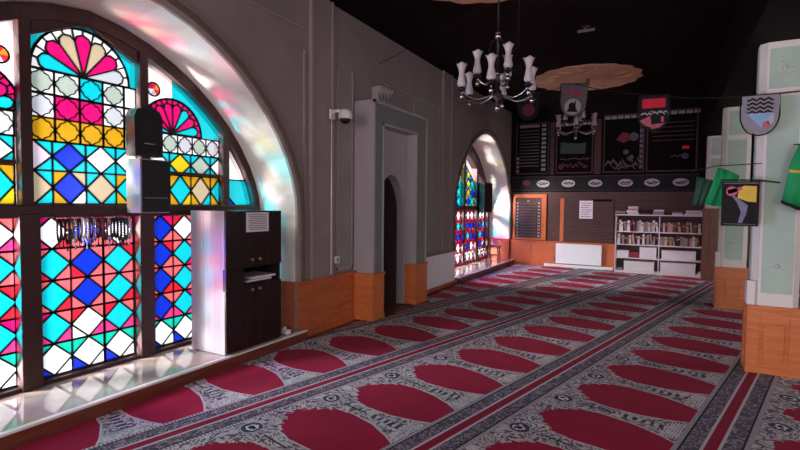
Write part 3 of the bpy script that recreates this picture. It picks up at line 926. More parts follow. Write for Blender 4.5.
radiator('white panel radiator on the left wall between the niche and far window', (.032, 7.32, .10), PI/2, 1.28, .55)
radiator('white panel radiator on the pine panelling of the back wall', (1.24, YB-.037, .105), 0, 1.06, .49)

# far window: loudspeaker on stand, stool ------------------------------------------
def far_stuff():
    t = thing('loudspeaker', 'black loudspeaker on a pole in the far window recess', 'loudspeaker', (-.36, 11.72, SILL+.004), -.5)
    MB().use(M['plastic_black']).box(-.15, .13, -.14, .14, 1.24, 1.98, .015).build('cabinet', None, t)
    b = MB()
    b.box(.13, .138, -.12, .12, 1.27, 1.95, .004); b.build('grille', M['cloth_black'], t)
    MB().use(M['bronze']).tube([(0, 0, .35), (0, 0, 1.25)], .018, 10).build('pole', None, t)
    for k in range(3):
        a = k*2*PI/3 + .5
        MB().use(M['bronze']).tube([(0, 0, .55), (.2*cos(a), .2*sin(a), .005)], .012, 8).build('leg', None, t)
    b = MB().use(M['cord'])
    b.tube([(-.1, -.1, 1.25), (-.13, -.16, 1.0), (-.06, -.18, .7), (-.1, -.12, .4), (-.04, -.15, .01)], .012, 6)
    b.tube([(-.05, -.13, 1.25), (-.02, -.19, .9), (-.09, -.2, .5), (0, -.17, .01)], .01, 6)
    b.build('cable', None, t)
    t = thing('stool', 'low brown wooden stool on the far window sill beneath the black loudspeaker', 'stool', (-.22, 12.05, SILL+.004), .1)
    MB().use(M['brown_wood']).box(-.17, .17, -.15, .15, .35, .385, .008).build('seat', None, t)
    for sx in (-1, 1):
        for sy in (-1, 1):
            MB().use(M['brown_wood']).tube([(sx*.13, sy*.11, .35), (sx*.15, sy*.13, 0)], .018, 8).build('leg', None, t)
    b = MB().use(M['brown_wood'])
    for sy in (-1, 1): b.tube([(-.14, sy*.12, .15), (.14, sy*.12, .15)], .011, 6)
    for sx in (-1, 1): b.tube([(sx*.14, -.12, .2), (sx*.14, .12, .2)], .011, 6)
    b.build('stretcher', None, t)
far_stuff()

# ------------------------------------------------------------------ chandeliers, ceiling roses
def rose(x, y, label):
    t = thing('ceiling_rose', label, 'ceiling rose', (x, y, HC), 0, 'plaster ceiling roses')
    n = 64
    b = MB().use(M['rose'])
    ol = [(.93*(1 + .035*abs(sin(8*2*PI*k/n)) - .02*cos(16*2*PI*k/n))*cos(2*PI*k/n), .93*(1 + .035*abs(sin(8*2*PI*k/n)))*sin(2*PI*k/n)) for k in range(n)]
    b.prism([(p[0], p[1], -.03) for p in ol], (0, 0, .03)); b.build('disc', None, t)
    b = MB().use(M['rose'])
    for r in (.86, .50, .2): b.tube([(r*cos(q*PI/24), r*sin(q*PI/24), -.026) for q in range(49)], .010, 6)
    for k in range(16):
        a = k*PI/8
        b.tube([(.52*cos(a), .52*sin(a), -.03), (.64*cos(a+.09), .64*sin(a+.09), -.032), (.74*cos(a), .74*sin(a), -.032), (.83*cos(a-.06), .83*sin(a-.06), -.03)], [.012, .03, .035, .012], 6)
    b.build('leaf_relief', None, t)
    b = MB().use(M['brass']); b.lathe([(.0001, -.10), (.05, -.09), (.07, -.05), (.08, -.03)], (0, 0, 0), 14); b.build('boss', None, t)
rose(1.98, 4.72, 'tan plaster ceiling rose at the top edge, above the near chandelier')
rose(2.24, 9.85, 'whole tan plaster ceiling rose above the far chandelier')

def chandelier():
    t = thing('chandelier', 'large bronze chandelier with frosted tulip shades, hanging nearest the window', 'chandelier', (2.13, 4.75, 2.50), 0, 'chandeliers')
    b = MB().use(M['bronze'])
    b.lathe([(.0001, 0), (.02, .01), (.03, .04), (.018, .07), (.045, .11), (.05, .16), (.02, .20), (.016, .30), (.035, .34), (.02, .38), (.013, .45), (.013, .66), (.03, .69), (.016, .73)], (0, 0, .02), 14)
    b.build('column', None, t)
    b = MB().use(M['chrome']); b.ball((0, 0, .73), .036, 14, 1.2); b.ball((0, 0, .02), .028, 12, 1.3); b.ball((0, 0, .36), .034, 12, .8); b.build('polished_ball', None, t)
    MB().use(M['bronze']).tube([(0, 0, .76), (0, 0, HC-.08-2.50)], .008, 8).build('rod', None, t)
    b = MB().use(M['bronze'])
    for k in range(3):
        a = k*2*PI/3 + .9
        b.tube([(r*cos(a), r*sin(a), z) for r, z in ((.01, .71), (.07, .69), (.10, .60), (.09, .48), (.06, .43), (.02, .40))], .005, 6)
    b.build('top_scroll', None, t)
    sh = [(.022, 0), (.040, .012), (.044, .03), (.036, .07), (.027, .115), (.026, .14), (.032, .17), (.043, .20), (.056, .222), (.052, .222), (.039, .198), (.028, .168), (.022, .14)]
    wv = lambda k, r, z: .010*sin(k*PI/2)*(1 if z > .21 else 0)
    def arm(a, r, z0, z1):
        ar = MB().use(M['chrome'])
        P = [(.03, z0), (.09*r/.37, z0-.03), (.20*r/.37, z0-.065), (.29*r/.37, z0-.045), (r, z0+(z1-z0)*.3), (r, z1)]
        Q = []
        for i in range(len(P)-1):
            for j in range(4): Q.append((P[i][0]+(P[i+1][0]-P[i][0])*j/4, P[i][1]+(P[i+1][1]-P[i][1])*j/4))
        Q.append(P[-1])
        ar.tube([(q[0]*cos(a), q[0]*sin(a), q[1]) for q in Q], .009, 8)
        A = ar.build('arm', None, t)
        c = (r*cos(a), r*sin(a), z1)
        f = MB().use(M['bronze']); f.lathe([(.012, -.03), (.03, -.012), (.046, 0), (.02, .006), (.022, .05), (.0001, .052)], c, 12); f.build('candle_cup', None, A)
        f = MB().use(M['chrome']); f.ball((c[0], c[1], c[2]-.075), .023, 10, 1.25); f.tube([(c[0], c[1], c[2]-.05), (c[0], c[1], c[2]-.02)], .008, 6); f.build('drop_finial', None, A)
        f = MB().use(M['shade']); f.lathe(sh, (c[0], c[1], c[2]+.02), 16, wv); f.build('lamp_shade', None, A)
    for k in range(6): arm(.5 + .18 + k*PI/3, .37, .16, .19)
    for k in range(3): arm(1.35 + k*2*PI/3, .20, .32, .345)
    return t
ch1 = chandelier()
ch2 = dup(ch1, 'bronze chandelier with frosted shades far off beneath the whole ceiling rose', (2.08, 9.85, 2.84))
for o in bpy.data.objects:
    if o.parent == ch2 and o.name.startswith('rod'):
        o.data = MB().use(M['bronze']).tube([(0, 0, .76), (0, 0, HC-.08-2.84)], .008, 8).build('rod_tmp').data
        tmp = bpy.data.objects.get('rod_tmp'); bpy.data.objects.remove(tmp)
t = thing('ceiling_spotlight', 'small dark spotlight fixed to the dark wooden ceiling, unlit', 'spotlight', (2.62, 7.0, HC))
MB().use(M['bronze']).lathe([(.06, -.02), (.06, 0)], (0, 0, 0), 14).build('base', None, t)
b = MB().use(M['plastic_grey']); b.tube([(0, 0, -.02), (0, 0, -.06)], .01, 6); b.tube([(-.10, 0, -.07), (.12, .0, -.07)], .02, 10); b.build('lamp_tube', None, t)

# ------------------------------------------------------------------ strings, pennants, flags
def sag(a, c, n=12, d=.05):
    a, c = Vector(a), Vector(c)
    return [a.lerp(c, i/n) - Vector((0, 0, d*4*(i/n)*(1-i/n))) for i in range(n+1)]
K3, K2, K1, K0 = (4.36, 5.43, 2.565), (3.47, 6.95, 2.955), (2.385, 7.75, 3.39), (1.40, 8.9, 3.60)
b = MB().use(M['cord'])
pts = sag((5.3, 5.45, 2.60), (4.52, 5.46, 2.575), 4, .0) + sag(K3, K2, 8, .03)[1:] + sag(K2, K1, 8, .03)[1:] + sag(K1, K0, 8, .03)[1:] + sag(K0, (.05, 10.4, 3.80), 8, .04)[1:]
b.tube(pts, .006, 6)
tag(b.build('string'), 'dark string carrying the shield pennants across the hall from the near pillar', 'string')
b = MB().use(M['cord']); b.tube(sag((.05, 5.9, 3.52), (1.62, 5.72, 3.965), 10, .02), .004, 6)
tag(b.build('wire'), 'thin pale wire running from the left wall up to the near ceiling rose', 'wire')
b = MB().use(M['cord']); b.tube([(2.21, 5.2, HC), (2.21, 5.2, 3.25), (2.19, 5.0, 3.12)], .005, 6)
tag(b.build('wire'), 'thin dark wire hanging from the ceiling behind the near chandelier', 'wire')

def shield(loc, rz, s, label, design, lean=0):
    t = thing('pennant', label, 'pennant', loc, rz, 'shield pennants on the string')
    t.rotation_euler = (0, lean, rz)
    w, h = .5*s, 1.24*s
    ol = [(-w, 0), (w, 0)] + [(w*cos(q*PI/14)**.9 if q < 7 else 0, -h+.52*h - .52*h*sin(q*PI/14)) for q in range(8)][0:7] + [(0, -h)] + [(-w*cos(q*PI/14)**.9, -.48*h - .52*h*sin(q*PI/14)) for q in range(6, -1, -1)]
    base, shapes = design
    b = MB().use(M[base]); b.prism([(p[0]*.93, -.006, p[1]*.96-.01*s) for p in ol], (0, .01, 0)); b.build('cloth', None, t)
    b = MB().use(M['cloth_black'])
    full = ol + [ol[0]]
    b.tube([(p[0], 0, p[1]) for p in full], .022*s/.3*.32, 6); b.build('black_binding', None, t)
    for k, (nm, mk, polys) in enumerate(shapes):
        b = MB().use(M[mk])
        for p in polys: b.prism([(q[0]*s, -.009 - .0006*k, q[1]*s) for q in p], (0, .003, 0))
        b.build(nm, None, t)
def rect(x0, x1, z0, z1): return [(x0, z0), (x1, z0), (x1, z1), (x0, z1)]
def disc(x, z, r, n=16, sz=1): return [(x + r*cos(2*PI*k/n), z + r*sz*sin(2*PI*k/n)) for k in range(n)]
def scrib(x0, x1, z, h, n, seed):
    r = random.Random(seed); out = []
    for k in range(n):
        a = x0 + (x1-x0)*k/n; c = a + (x1-x0)/n*1.25; z0 = z + r.uniform(-h, h); z1 = z + r.uniform(-h, h); th = h*.35
        out.append([(a, z0-th), (c, z1-th), (c, z1+th), (a, z0+th)])
    return out
zig = [[(-.36, z)] + [(-.30 + .1*k, z + (.035 if k % 2 else -.035)) for k in range(7)] + [(.36, z-.07)] + [(.30 - .1*k, z - .07 + (.035 if k % 2 else -.035)) for k in range(7)] for z in (-.10, -.23, -.36, -.49)]
shield(K3, .0, .29, 'shield pennant with zigzag lettering rows and a blue scene, hung before the near pillar',
       ('tile_pale', [('zigzag_lettering', 'cloth_black', zig), ('blue_field', 'cloth_blue', [[(-.34, -.56), (.36, -.56), (.22, -.80), (.05, -1.0)]]),
                       ('red_mark', 'cloth_pink', [disc(.16, -.92, .10), disc(.24, -.84, .06)]), ('pale_field', 'cloth_white', [[(.20, -.74), (.36, -.58), (.36, -.84), (.28, -.96)]])]))
shield(K2, .03, .36, 'black shield pennant with a bright red block, middle of the string',
       ('cloth_black', [('red_block', 'cloth_red', [rect(-.36, .36, -.44, -.12)]), ('white_script', 'cloth_white', scrib(-.4, .4, -.62, .07, 12, 3)),
                        ('pink_scene', 'cloth_pink', [[(-.44, -.86), (-.1, -.72), (-.05, -1.12), (-.25, -1.05)], [(-.05, -1.02), (.36, -.98), (.2, -1.13), (-.05, -1.18)], rect(.24, .32, -.94, -.76)])]))
shield(K1, .12, .40, 'grey shield pennant with red script over a pale roundel, before the far ceiling rose',
       ('cloth_grey', [('red_script', 'cloth_red', scrib(-.3, .3, -.36, .09, 9, 5)), ('pale_roundel', 'cloth_white', [disc(0, -.85, .30)]),
                         ('grey_figure', 'cloth_black', [disc(-.02, -.82, .13), [(-.2, -1.05), (.2, -1.05), (.12, -.88), (-.12, -.88)], rect(.06, .1, -1.0, -.62)])]), .08)
shield(K0, .2, .40, 'dark shield pennant half hidden behind the near chandelier',
       ('cloth_black', [('red_roundel', 'dim_red', [disc(.0, -.80, .28)]), ('grey_script', 'cloth_grey', scrib(-.3, .3, -.3, .07, 8, 8))]))

def flags():
    t = thing('flag_rod', 'thin dark rod fixed to the near pillar, holding the black pennant', 'rod', (4.08, 5.40, 1.805))
    MB().use(M['cord']).tube([(0, 0, .0), (.3, .02, -.005), (.46, .125, -.025)], .007, 8).build('bar', None, t)
    t = thing('pennant', 'square black picture pennant with a yellow and pink emblem, beside the near pillar', 'pennant', (4.095, 5.402, 1.79))
    b = MB().use(M['cloth_black'])
    n = 8; L = .285
    for k in range(n):
        x0, x1 = L*k/n, L*(k+1)/n; f = lambda x: .006*sin(x*30)
        b.prism([(x0, f(x0)-.004, 0), (x1, f(x1)-.004, 0), (x1, f(x1)-.004, -.41), (x0, f(x0)-.004, -.41)], (0, .006, 0))
    b.build('cloth', None, t)
    Y = -.013
    def part(nm, mk, polys, k):
        b = MB().use(M[mk])
        for p in polys: b.prism([(q[0], Y-.0008*k, q[1]) for q in p], (0, .003, 0))
        b.build(nm, None, t)
    part('top_piping', 'cloth_grey', [rect(.012, .273, -.022, -.012)], 0); part('bottom_piping', 'cloth_grey', [rect(.02, .265, -.395, -.388)], 0)
    part('yellow_patch', 'cloth_yellow', [[(.13, -.06), (.17, -.04), (.262, -.045), (.262, -.19), (.20, -.185), (.12, -.15)]], 1)
    part('pink_patch', 'cloth_pink', [disc(.075, -.09, .045, 14), [(.04, -.08), (.15, -.05), (.16, -.075), (.05, -.12)]], 2)
    part('violet_figure', 'cloth_violet', [[(.07, -.12), (.12, -.15), (.20, -.22), (.19, -.30), (.16, -.38), (.13, -.38), (.15, -.28), (.12, -.2)]], 3)
    # draped green flag: bright front fold, back fold's shade put in as darker green
    def drape(nm, mk, grid, parent, Yo, thick=.006):
        b = MB().use(M[mk])
        R_, K_ = len(grid), len(grid[0]); N = 10
        def pt(i, j):
            u = j/N*(K_-1); k = min(int(u), K_-2); f = u-k
            p = [grid[i][k][q]*(1-f) + grid[i][k+1][q]*f for q in (0, 1)]
            return Vector((p[0], Yo + .018*sin(j*1.5 + i*.4), p[1]))
        for i in range(R_-1):
            for j in range(N):
                b.face([pt(i, j), pt(i, j+1), pt(i+1, j+1), pt(i+1, j)], True)
        o = b.build(nm, None, parent, weld=True)
        so = o.modifiers.new('thickness', 'SOLIDIFY'); so.thickness = thick
        return o
    t = thing('flag', 'green flag draped beside the bookcase, left of the black picture pennant', 'flag', (4.0, 5.60, 1.9))
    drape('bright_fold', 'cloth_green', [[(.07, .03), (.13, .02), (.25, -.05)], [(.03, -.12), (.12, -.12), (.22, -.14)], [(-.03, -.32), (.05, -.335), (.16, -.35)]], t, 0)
    drape('shaded_fold', 'dkgreen_and_shade', [[(-.10, -.05), (.05, -.09)], [(-.11, -.2), (.01, -.22)], [(-.13, -.33), (-.03, -.32)]], t, .03)
    b = MB().use(M['cord']); b.tube([(-.14, .02, .0), (.05, 0, .05), (.42, -.06, .06)], .005, 6); b.build('hanging_cord', None, t)
    t = thing('flag', 'green flag with a yellow band and black hem at the right edge', 'flag', (4.62, 5.36, 1.95))
    drape('cloth', 'cloth_green', [[(.02, .16), (.14, .14), (.34, .13)], [(-.04, -.02), (.12, -.04), (.34, -.06)], [(-.06, -.18), (.08, -.22), (.34, -.24)], [(-.085, -.335), (.02, -.39), (.32, -.44)]], t, 0)
    drape('yellow_band', 'cloth_yellow', [[(-.045, -.06), (.1, -.085), (.34, -.10)], [(-.048, -.085), (.1, -.11), (.34, -.125)]], t, -.012)
    drape('black_hem', 'cloth_black', [[(-.09, -.33), (.02, -.385), (.32, -.435)], [(-.092, -.355), (.02, -.415), (.32, -.465)]], t, -.006, .016)
    b = MB().use(M['cord']); b.tube([(-.02, 0, .15), (.5, .0, .17)], .006, 6); b.build('hanging_cord', None, t)
flags()

# ------------------------------------------------------------------ back wall fittings
YW = YB - .003
def board(name, label, x0, x1, z0, z1, fill):
    t = thing(name, label, 'board', (x0, YW, z0), 0, 'dark boards on the back wall')
    W, H = x1-x0, z1-z0
    MB().use(M['board']).box(0, W, -.03, 0, 0, H, .004).build('panel', None, t)
    b = MB().use(M['board_red'])
    for (a, c, d, e) in ((0, .03, 0, H), (W-.03, W, 0, H), (0, W, 0, .03), (0, W, H-.03, H)): b.box(a, c, -.04, -.03, d, e)
    b.build('frame', None, t)
    fill(t, W, H)
    return t
def part(t, nm, mk, boxes, dep=.004, y=-.03):
    b = MB().use(M[mk])
    for (a, c, d, e) in boxes: b.box(a, c, y-dep, y, d, e)
    return b.build(nm, None, t)
def poly(t, nm, mk, polys, y=-.034):
    b = MB().use(M[mk])
    for p in polys: b.prism([(q[0], y, q[1]) for q in p], (0, .004, 0))
    return b.build(nm, None, t)
def f1(t, W, H):
    part(t, 'header_bar', 'board_cell', [(.10, .60, H-.12, H-.05)])
    part(t, 'name_rows', 'board_row', [(.10, .60, H-.22-.082*k, H-.195-.082*k) for k in range(12)])
    part(t, 'number_cells', 'board_cell', [(.66, .77, H-.115-.112*k, H-.045-.112*k) for k in range(11)])
    part(t, 'corner_cells', 'board_cell', [(.0, .09, .05+.11*k, .12+.11*k) for k in range(4)])
board('name_board', 'dark name board with pale rows and number cells beside the far window', .14, .99, 2.36, 3.68, f1)
def f2(t, W, H):
    part(t, 'header_cells', 'board_cell', [(.04, .16, H-.12, H-.05), (.18, .30, H-.12, H-.05), (.32, .44, H-.12, H-.05), (.6, .72, H-.12, H-.05), (.74, .86, H-.12, H-.05)])
    poly(t, 'grey_sheet', 'board_green', [[(.10, .50), (.70, .48), (.71, .76), (.55, .73), (.12, .78)]])
    poly(t, 'red_script', 'dim_red', scrib(.12, .75, .20, .06, 12, 11) + [disc(.13, .17, .07)])
    poly(t, 'pale_script', 'board_row', scrib(.1, .8, .36, .03, 10, 12))
board('picture_board', 'dark board with a grey-green sheet and red script behind the far chandelier', 1.16, 2.04, 2.36, 3.66, f2)
def f3(t, W, H):
    part(t, 'header_cells', 'board_cell', [(.03+.14*k, .145+.14*k, H-.11, H-.04) for k in range(6)])
    poly(t, 'red_flower', 'dim_red', [[(.28, .78), (.42, .95), (.55, .92), (.58, .76), (.44, .70)]])
    poly(t, 'pale_disc', 'board_row', [disc(.66, .83, .10)], -.037)
    poly(t, 'pale_figures', 'board_row', scrib(.05, .8, .24, .10, 14, 21) + scrib(.2, .7, .12, .05, 9, 22) + [disc(.5, .48, .06), disc(.62, .36, .05)])
    part(t, 'side_tiles', 'tile_blue', [(W-.10, W-.035, .08+.12*k, .17+.12*k) for k in range(9)])
board('picture_board', 'dark board with a red flower and white disc, left of the black wall strip', 2.27, 3.16, 2.36, 3.74, f3)
def f4(t, W, H):
    part(t, 'header_cells', 'board_cell', [(.03+.15*k, .155+.15*k, H-.11, H-.04) for k in range(7)])
    part(t, 'red_label', 'cloth_red', [(.72, .86, .50, .57)])
    poly(t, 'pale_script', 'board_row', scrib(.5, .85, .36, .03, 7, 31) + [disc(.78, .34, .07)])
    part(t, 'faint_rows', 'board_red', [(.1, .95, .7+.1*k, .72+.1*k) for k in range(5)])
board('picture_board', 'dark board with one small red label, nearest the far pillar', 3.20, 4.22, 2.36, 3.76, f4)
b = MB().use(M['board_red'])
for x in (1.02, 2.07): b.box(x, x+.16 if x > 2 else x+.11, YW-.05, YW, 2.34, 3.66)
struct(b, 'trim_7')

def banner():
    t = thing('banner', 'long black cloth banner with white oval medallions across the back wall', 'banner', (.06, YB-.024, 1.92))
    b = MB().use(M['cloth_black']); n = 60; L = 4.22
    f = lambda x: .008*sin(x*9) + .005*sin(x*23)
    for k in range(n):
        x0, x1 = L*k/n, L*(k+1)/n
        b.prism([(x0, f(x0), .0+.006*sin(x0*5)), (x1, f(x1), .0+.006*sin(x1*5)), (x1, f(x1), .385), (x0, f(x0), .385)], (0, .006, 0))
    b.build('cloth', None, t)
    MB().use(M['board_row']).box(0, L, -.016, -.012, .365, .372).build('top_piping', None, t)
    MB().use(M['board_row']).box(0, L, -.016, -.012, .018, .024).build('bottom_piping', None, t)
    poly(t, 'red_emblem', 'dim_red', [disc(.38, .22, .10, 16, .8)], -.02)
    for k, x in enumerate((.80, 1.42, 2.05, 2.72, 3.28, 3.86)):
        poly(t, 'oval_medallion', 'cloth_white', [disc(x, .19, .16, 24, .56)], -.020)
        o = [q for q in t.children][-1]
        b = MB().use(M['cloth_black'])
        for p in scrib(x-.12, x+.12, .20, .035, 9, 40+k) + scrib(x-.09, x+.09, .155, .02, 7, 60+k) + [rect(x-.13, x+.13, .185, .195)]:
            b.prism([(q[0], -.0235, q[1]) for q in p], (0, .003, 0))
        b.build('medallion_script', None, t)
banner()

def noticeframe():
    t = thing('notice_board', 'pine framed notice board full of small name slips, above the pine panels', 'board', (.10, YB-.013, .66))
    W, H = .86, 1.18
    b = MB().use(M['pine'])
    for (a, c, d, e) in ((0, .07, 0, H), (W-.12, W, 0, H), (.07, W-.12, H-.09, H), (.07, W-.12, 0, .05)): b.box(a, c, -.04, 0, d, e, .003)
    b.build('frame', None, t)
    MB().use(M['back_brown']).box(.07, W-.12, -.015, 0, .05, H-.09).build('backing', None, t)
    part(t, 'text_rows', 'board_row', [(.17, .60, .10+.075*k, .13+.075*k) for k in range(12)], .003, -.015)
    part(t, 'name_slips', 'board_cell', [(.085, .135, .08+.085*k, .125+.085*k) for k in range(11)] + [(.64, .70, .08+.085*k, .125+.085*k) for k in range(11)] + [(.36, .42, .98, 1.03)], .004, -.015)
    MB().use(M['bronze']).ball((W-.08, -.045, .36), .014, 8).build('knob', None, t)
    t = thing('list_board', 'brown ruled board with wooden edge post above the back wall radiator', 'board', (1.30, YB-.013, .66))
    MB().use(M['pine']).box(.0, .09, -.021, 0, 0, 1.08, .003).build('post', None, t)
    MB().use(M['back_brown']).box(.09, 1.24, -.02, 0, 0, 1.10, .003).build('backing', None, t)
    part(t, 'ruled_rows', 'board_row', [(.14, 1.20, .06+.07*k, .066+.07*k) for k in range(15)], .001, -.02)
    part(t, 'dark_header', 'board', [(.75, 1.2, 1.0, 1.06)], .001, -.02)
    t = thing('notice_sheet', 'white printed sheet pinned above the radiator on the back wall', 'notice', (1.76, YB-.0365, 1.24))
    MB().use(M['paper']).box(0, .31, -.003, 0, 0, .44).build('sheet', None, t)
    part(t, 'printed_lines', 'pinkink', [(.03+.02*(k % 2), .28-.03*(k % 3), .37-.055*k, .39-.055*k) for k in range(7)], .001, -.003)
    MB().use(M['bronze']).ball((.155, -.004, .425), .008, 8).build('pin', None, t)
noticeframe()

# ------------------------------------------------------------------ bookcase and books
BX0, BX1, BY0, BY1 = 2.62, 4.43, 12.34, 12.655
SH = [.05, .355, .665, .965, 1.33]
def bookcase():
    t = thing('bookcase', 'low wide white bookcase of four shelves against the back wall', 'bookcase', (BX0, BY0, 0.013))
    W, D = BX1-BX0, BY1-BY0
    for x in (0, W-.02): MB().use(M['shelf_white']).box(x, x+.02, 0, D, 0, 1.35, .002).build('side', None, t)
    for z in SH[1:4]: MB().use(M['shelf_white']).box(.02, W-.02, .004, D-.01, z-.022, z, .002).build('shelf', None, t)
    MB().use(M['shelf_white']).box(-.01, W+.01, -.01, D, 1.33, 1.352, .002).build('top_board', None, t)
    MB().use(M['shelf_white']).box(.02, W-.02, .004, D-.01, .02, .05, .002).build('bottom_board', None, t)
    MB().use(M['shelf_white']).box(.02, W-.02, .012, .025, 0, .02).build('plinth', None, t)
    MB().use(M['back_brown']).box(.01, W-.01, D-.01, D, .02, 1.33).build('back_board', None, t)
    MB().use(M['shelf_white']).box(W*.5-.01, W*.5+.01, .01, D-.012, .05, 1.33-.02).build('divider', None, t)
bookcase()
Z0 = .014
def book(col, label, loc, w, d, h, rot=(0, 0, 0), flat=False, group=None):
    """w thickness, d depth, h height; spine faces the room (-y)"""
    t = thing('book', label, 'book', loc, 0, group); t.rotation_euler = rot
    b = MB().use(BM[col]); b.box(0, w, 0, .004, 0, h, .0015); b.box(0, .003, .004, d, 0, h); b.box(w-.003, w, .004, d, 0, h); b.build('cover', None, t)
    MB().use(M['paper']).box(.003, w-.003, .004, d-.005, .004, h-.004).build('pages', None, t)
    MB().use(BM['tan' if col != 'tan' else 'maroon']).box(.004, w-.004, -.001, 0, h*.62, h*.78).build('spine_label', None, t)
    return t
rn = random.Random(12)
def shelf_run(z, x0, x1, hmin, hmax, cols, where, k0, used):
    x = x0; k = k0
    while x < x1-.05:
        w = rn.uniform(.030, .056); h = rn.uniform(hmin, hmax); c = rn.choice(cols)
        y = BY0 + .02 + rn.uniform(0, .03)
        lean = 0
        if rn.random() < .16 and x > x0+.1: lean = -.14; 
        if lean: x += h*sin(.14) + .003
        book(c, '%s book, %s from the left on the %s of the white bookcase' % (c, ORD[k], where), (x, y, z+Z0+.001), w, .20, h, (0, lean, 0), False, 'books on the ' + where)
        x += w + (.009 if lean else .003)
        if rn.random() < .05: x += rn.uniform(.02, .06)
        k += 1
    return k
mid = (BX0+BX1)/2
k = shelf_run(SH[3], BX0+.03, mid-.02, .20, .27, ['black', 'cream', 'maroon', 'white', 'cream', 'brown', 'grey', 'dusty pink'], 'uppermost shelf', 0, 0)
shelf_run(SH[3], mid+.02, BX1-.10, .18, .24, ['brown', 'grey', 'cream', 'brown', 'black', 'maroon', 'tan', 'dusty pink'], 'uppermost shelf', k, 0)
k = shelf_run(SH[2], BX0+.03, mid-.03, .18, .245, ['brown', 'dusty pink', 'white', 'cream', 'black', 'grey', 'white'], 'second shelf', 0, 0)
shelf_run(SH[2], mid+.02, BX1-.12, .15, .22, ['brown', 'grey', 'grey', 'dusty pink', 'black', 'cream', 'tan'], 'second shelf', k, 0)

def flatbook(col, label, x, y, z, w, d, h, rz, group):
    t = thing('book', label, 'book', (x, y, z), rz, group)
    b = MB().use(BM[col]); b.box(-w/2, w/2, 0, d, 0, .003); b.box(-w/2, w/2, 0, d, h-.003, h); b.box(-w/2, w/2, 0, .004, 0, h); b.build('cover', None, t)
    MB().use(M['paper']).box(-w/2+.003, w/2-.004, .004, d-.004, .003, h-.003).build('pages', None, t)
stacks = [(2.71, ['brown', 'grey'], .20, 'leftmost stack'), (2.97, ['cream', 'white', 'dusty pink', 'cream'], .24, 'tall second stack'), (3.22, ['brown'], .18, 'single book spot'),
          (3.50, ['dusty pink', 'grey', 'white'], .22, 'middle stack'), (3.86, ['white', 'grey'], .20, 'fourth stack'), (4.18, ['white', 'cream', 'white'], .34, 'wide right-hand stack')]
lev = ['bottom', 'second', 'third', 'topmost']
for (x, cols, w, nm) in stacks:
    z = 1.352 + Z0
    for j, c in enumerate(cols):
        h = rn.uniform(.032, .05)
        if len(cols) == 1: lab = 'single brown book lying alone on top of the white bookcase'
        else: lab = '%s book lying %s in the %s on top of the bookcase' % (c, lev[j] if j < len(cols)-1 else 'uppermost', nm)
        flatbook(c, lab, x + rn.uniform(-.015, .015), BY0+.04, z, w*(1-.05*j), .20, h, rn.uniform(-.08, .08), 'books lying on the bookcase top')
        z += h + .0008
def carton(label, x, z, w, d, h, mk='carton', name='carton', cat='box'):
    t = thing(name, label, cat, (x, BY0+.02, z+Z0+.001))
    MB().use(M[mk]).box(0, w, 0, d, 0, h, .004).build('body', None, t)
    MB().use(M[mk]).box(-.003, w+.003, -.003, d+.003, h*.8, h+.003, .002).build('lid', None, t)
carton('long white carton at the left of the third shelf of the bookcase', BX0+.03, SH[1], .26, .24, .15)
carton('white carton in the middle of the third shelf beside a red book', BX0+.52, SH[1], .34, .24, .25)
carton('wide white carton at the right of the third shelf', mid+.06, SH[1], .66, .24, .20)
flatbook('red', 'thick dark red book lying on the third shelf between white cartons', BX0+.405, BY0+.03, SH[1]+Z0+.001, .20, .22, .13, 0, None)
carton('large white carton on the bottom shelf, left half of the bookcase', BX0+.20, SH[0], .62, .24, .22)
carton('large white carton on the bottom shelf, right half of the bookcase', mid+.04, SH[0], .68, .24, .235)
for j, (x, c) in enumerate(((BX0+.11, 'grey'), (BX1-.09, 'white'))):
    flatbook(c, '%s book lying flat at the %s end of the bottom shelf' % (c, ('left', 'right')[j]), x, BY0+.03, SH[0]+Z0+.001, .11, .20, .06, 0, None)

# ------------------------------------------------------------------ daylight and added lamps
w = bpy.data.worlds.new('overcast_sky'); bpy.context.scene.world = w; w.use_nodes = True
nt = w.node_tree; bg = nt.nodes['Background']
bg.inputs['Color'].default_value = (.93, .97, 1, 1); bg.inputs['Strength'].default_value = 1.05

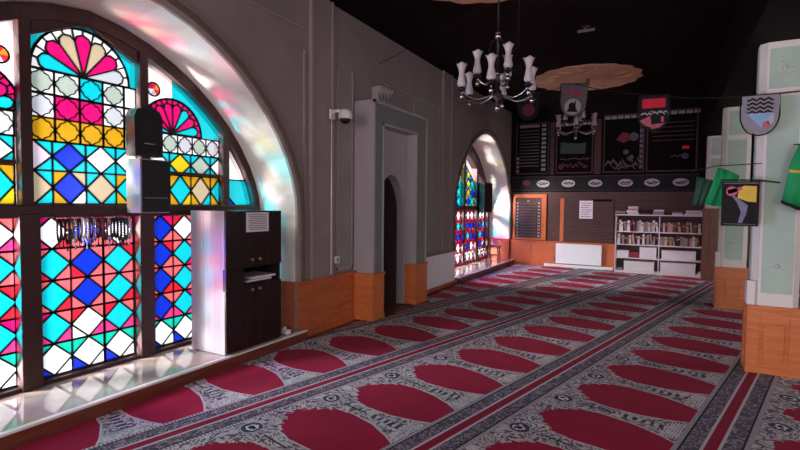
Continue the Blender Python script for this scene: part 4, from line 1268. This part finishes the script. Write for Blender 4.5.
def sun(dirv, energy, angle, col):
    l = bpy.data.lights.new('sun', 'SUN'); l.energy = energy; l.angle = math.radians(angle); l.color = col
    o = bpy.data.objects.new('sun', l); C.objects.link(o)
    o.rotation_euler = Vector(dirv).to_track_quat('-Z', 'Y').to_euler()
sun((.56, .66, -.50), 20.0, 22, (1, .95, .93))
def daylight(name, loc, rot, sx, sy, energy, col=(1, .98, .96)):
    l = bpy.data.lights.new(name, 'AREA'); l.shape = 'RECTANGLE'; l.size = sx; l.size_y = sy; l.energy = energy; l.color = col
    o = bpy.data.objects.new(name, l); C.objects.link(o); o.location = loc; o.rotation_euler = rot
for (a, c) in SW: daylight('window_daylight', ((a+c)/2, YS-.25, 1.95), (PI/2, 0, 0), c-a, 2.5, 165, (1, .90, .92))
for (a, c) in RW: daylight('window_daylight', (XR+.25, (a+c)/2, 1.85), (PI/2, 0, PI/2), c-a, 2.1, 40, (1, .92, .93))

# added lamp low outside each arched window, throwing coloured patches on the reveal
for yc in (W1, W2):
    p = Vector((-2.6, yc-2.9, .55)); d = Vector((-.2, yc+1.55, 2.35)) - p
    daylight('added_reveal_lamp', p, d.to_track_quat('-Z', 'Y').to_euler(), 1.1, 1.1, 1700 if yc == W1 else 700, (1, .95, .93))
# added lamp outside the far window, for the glow on the carpet
p = Vector((-2.8, 9.0, 3.4)); daylight('added_carpet_lamp', p, (Vector((1.3, 11.6, 0)) - p).to_track_quat('-Z', 'Y').to_euler(), .8, .8, 800, (1, .93, .97))

# ------------------------------------------------------------------ camera
cam = bpy.data.cameras.new('camera'); co = bpy.data.objects.new('camera', cam); C.objects.link(co)
F, YAW, PITCHA, ROLL = 484.431, .50166, -.04295, .01005
fw = Vector((-sin(YAW)*cos(PITCHA), cos(YAW)*cos(PITCHA), sin(PITCHA)))
r0 = Vector((cos(YAW), sin(YAW), 0)); u0 = r0.cross(fw)
r1 = cos(ROLL)*r0 + sin(ROLL)*u0; u1 = -sin(ROLL)*r0 + cos(ROLL)*u0
mw = Matrix((( r1.x, u1.x, -fw.x, 3.644), (r1.y, u1.y, -fw.y, 0), (r1.z, u1.z, -fw.z, 1.55), (0, 0, 0, 1)))
co.matrix_world = mw
cam.sensor_width = 36; cam.lens = F*36/800; cam.clip_start = .05
sc = bpy.context.scene
sc.camera = co
vs = sc.view_settings
vs.view_transform = 'Standard'; vs.look = 'None'; vs.exposure = 0; vs.gamma = 1; vs.use_curve_mapping = False
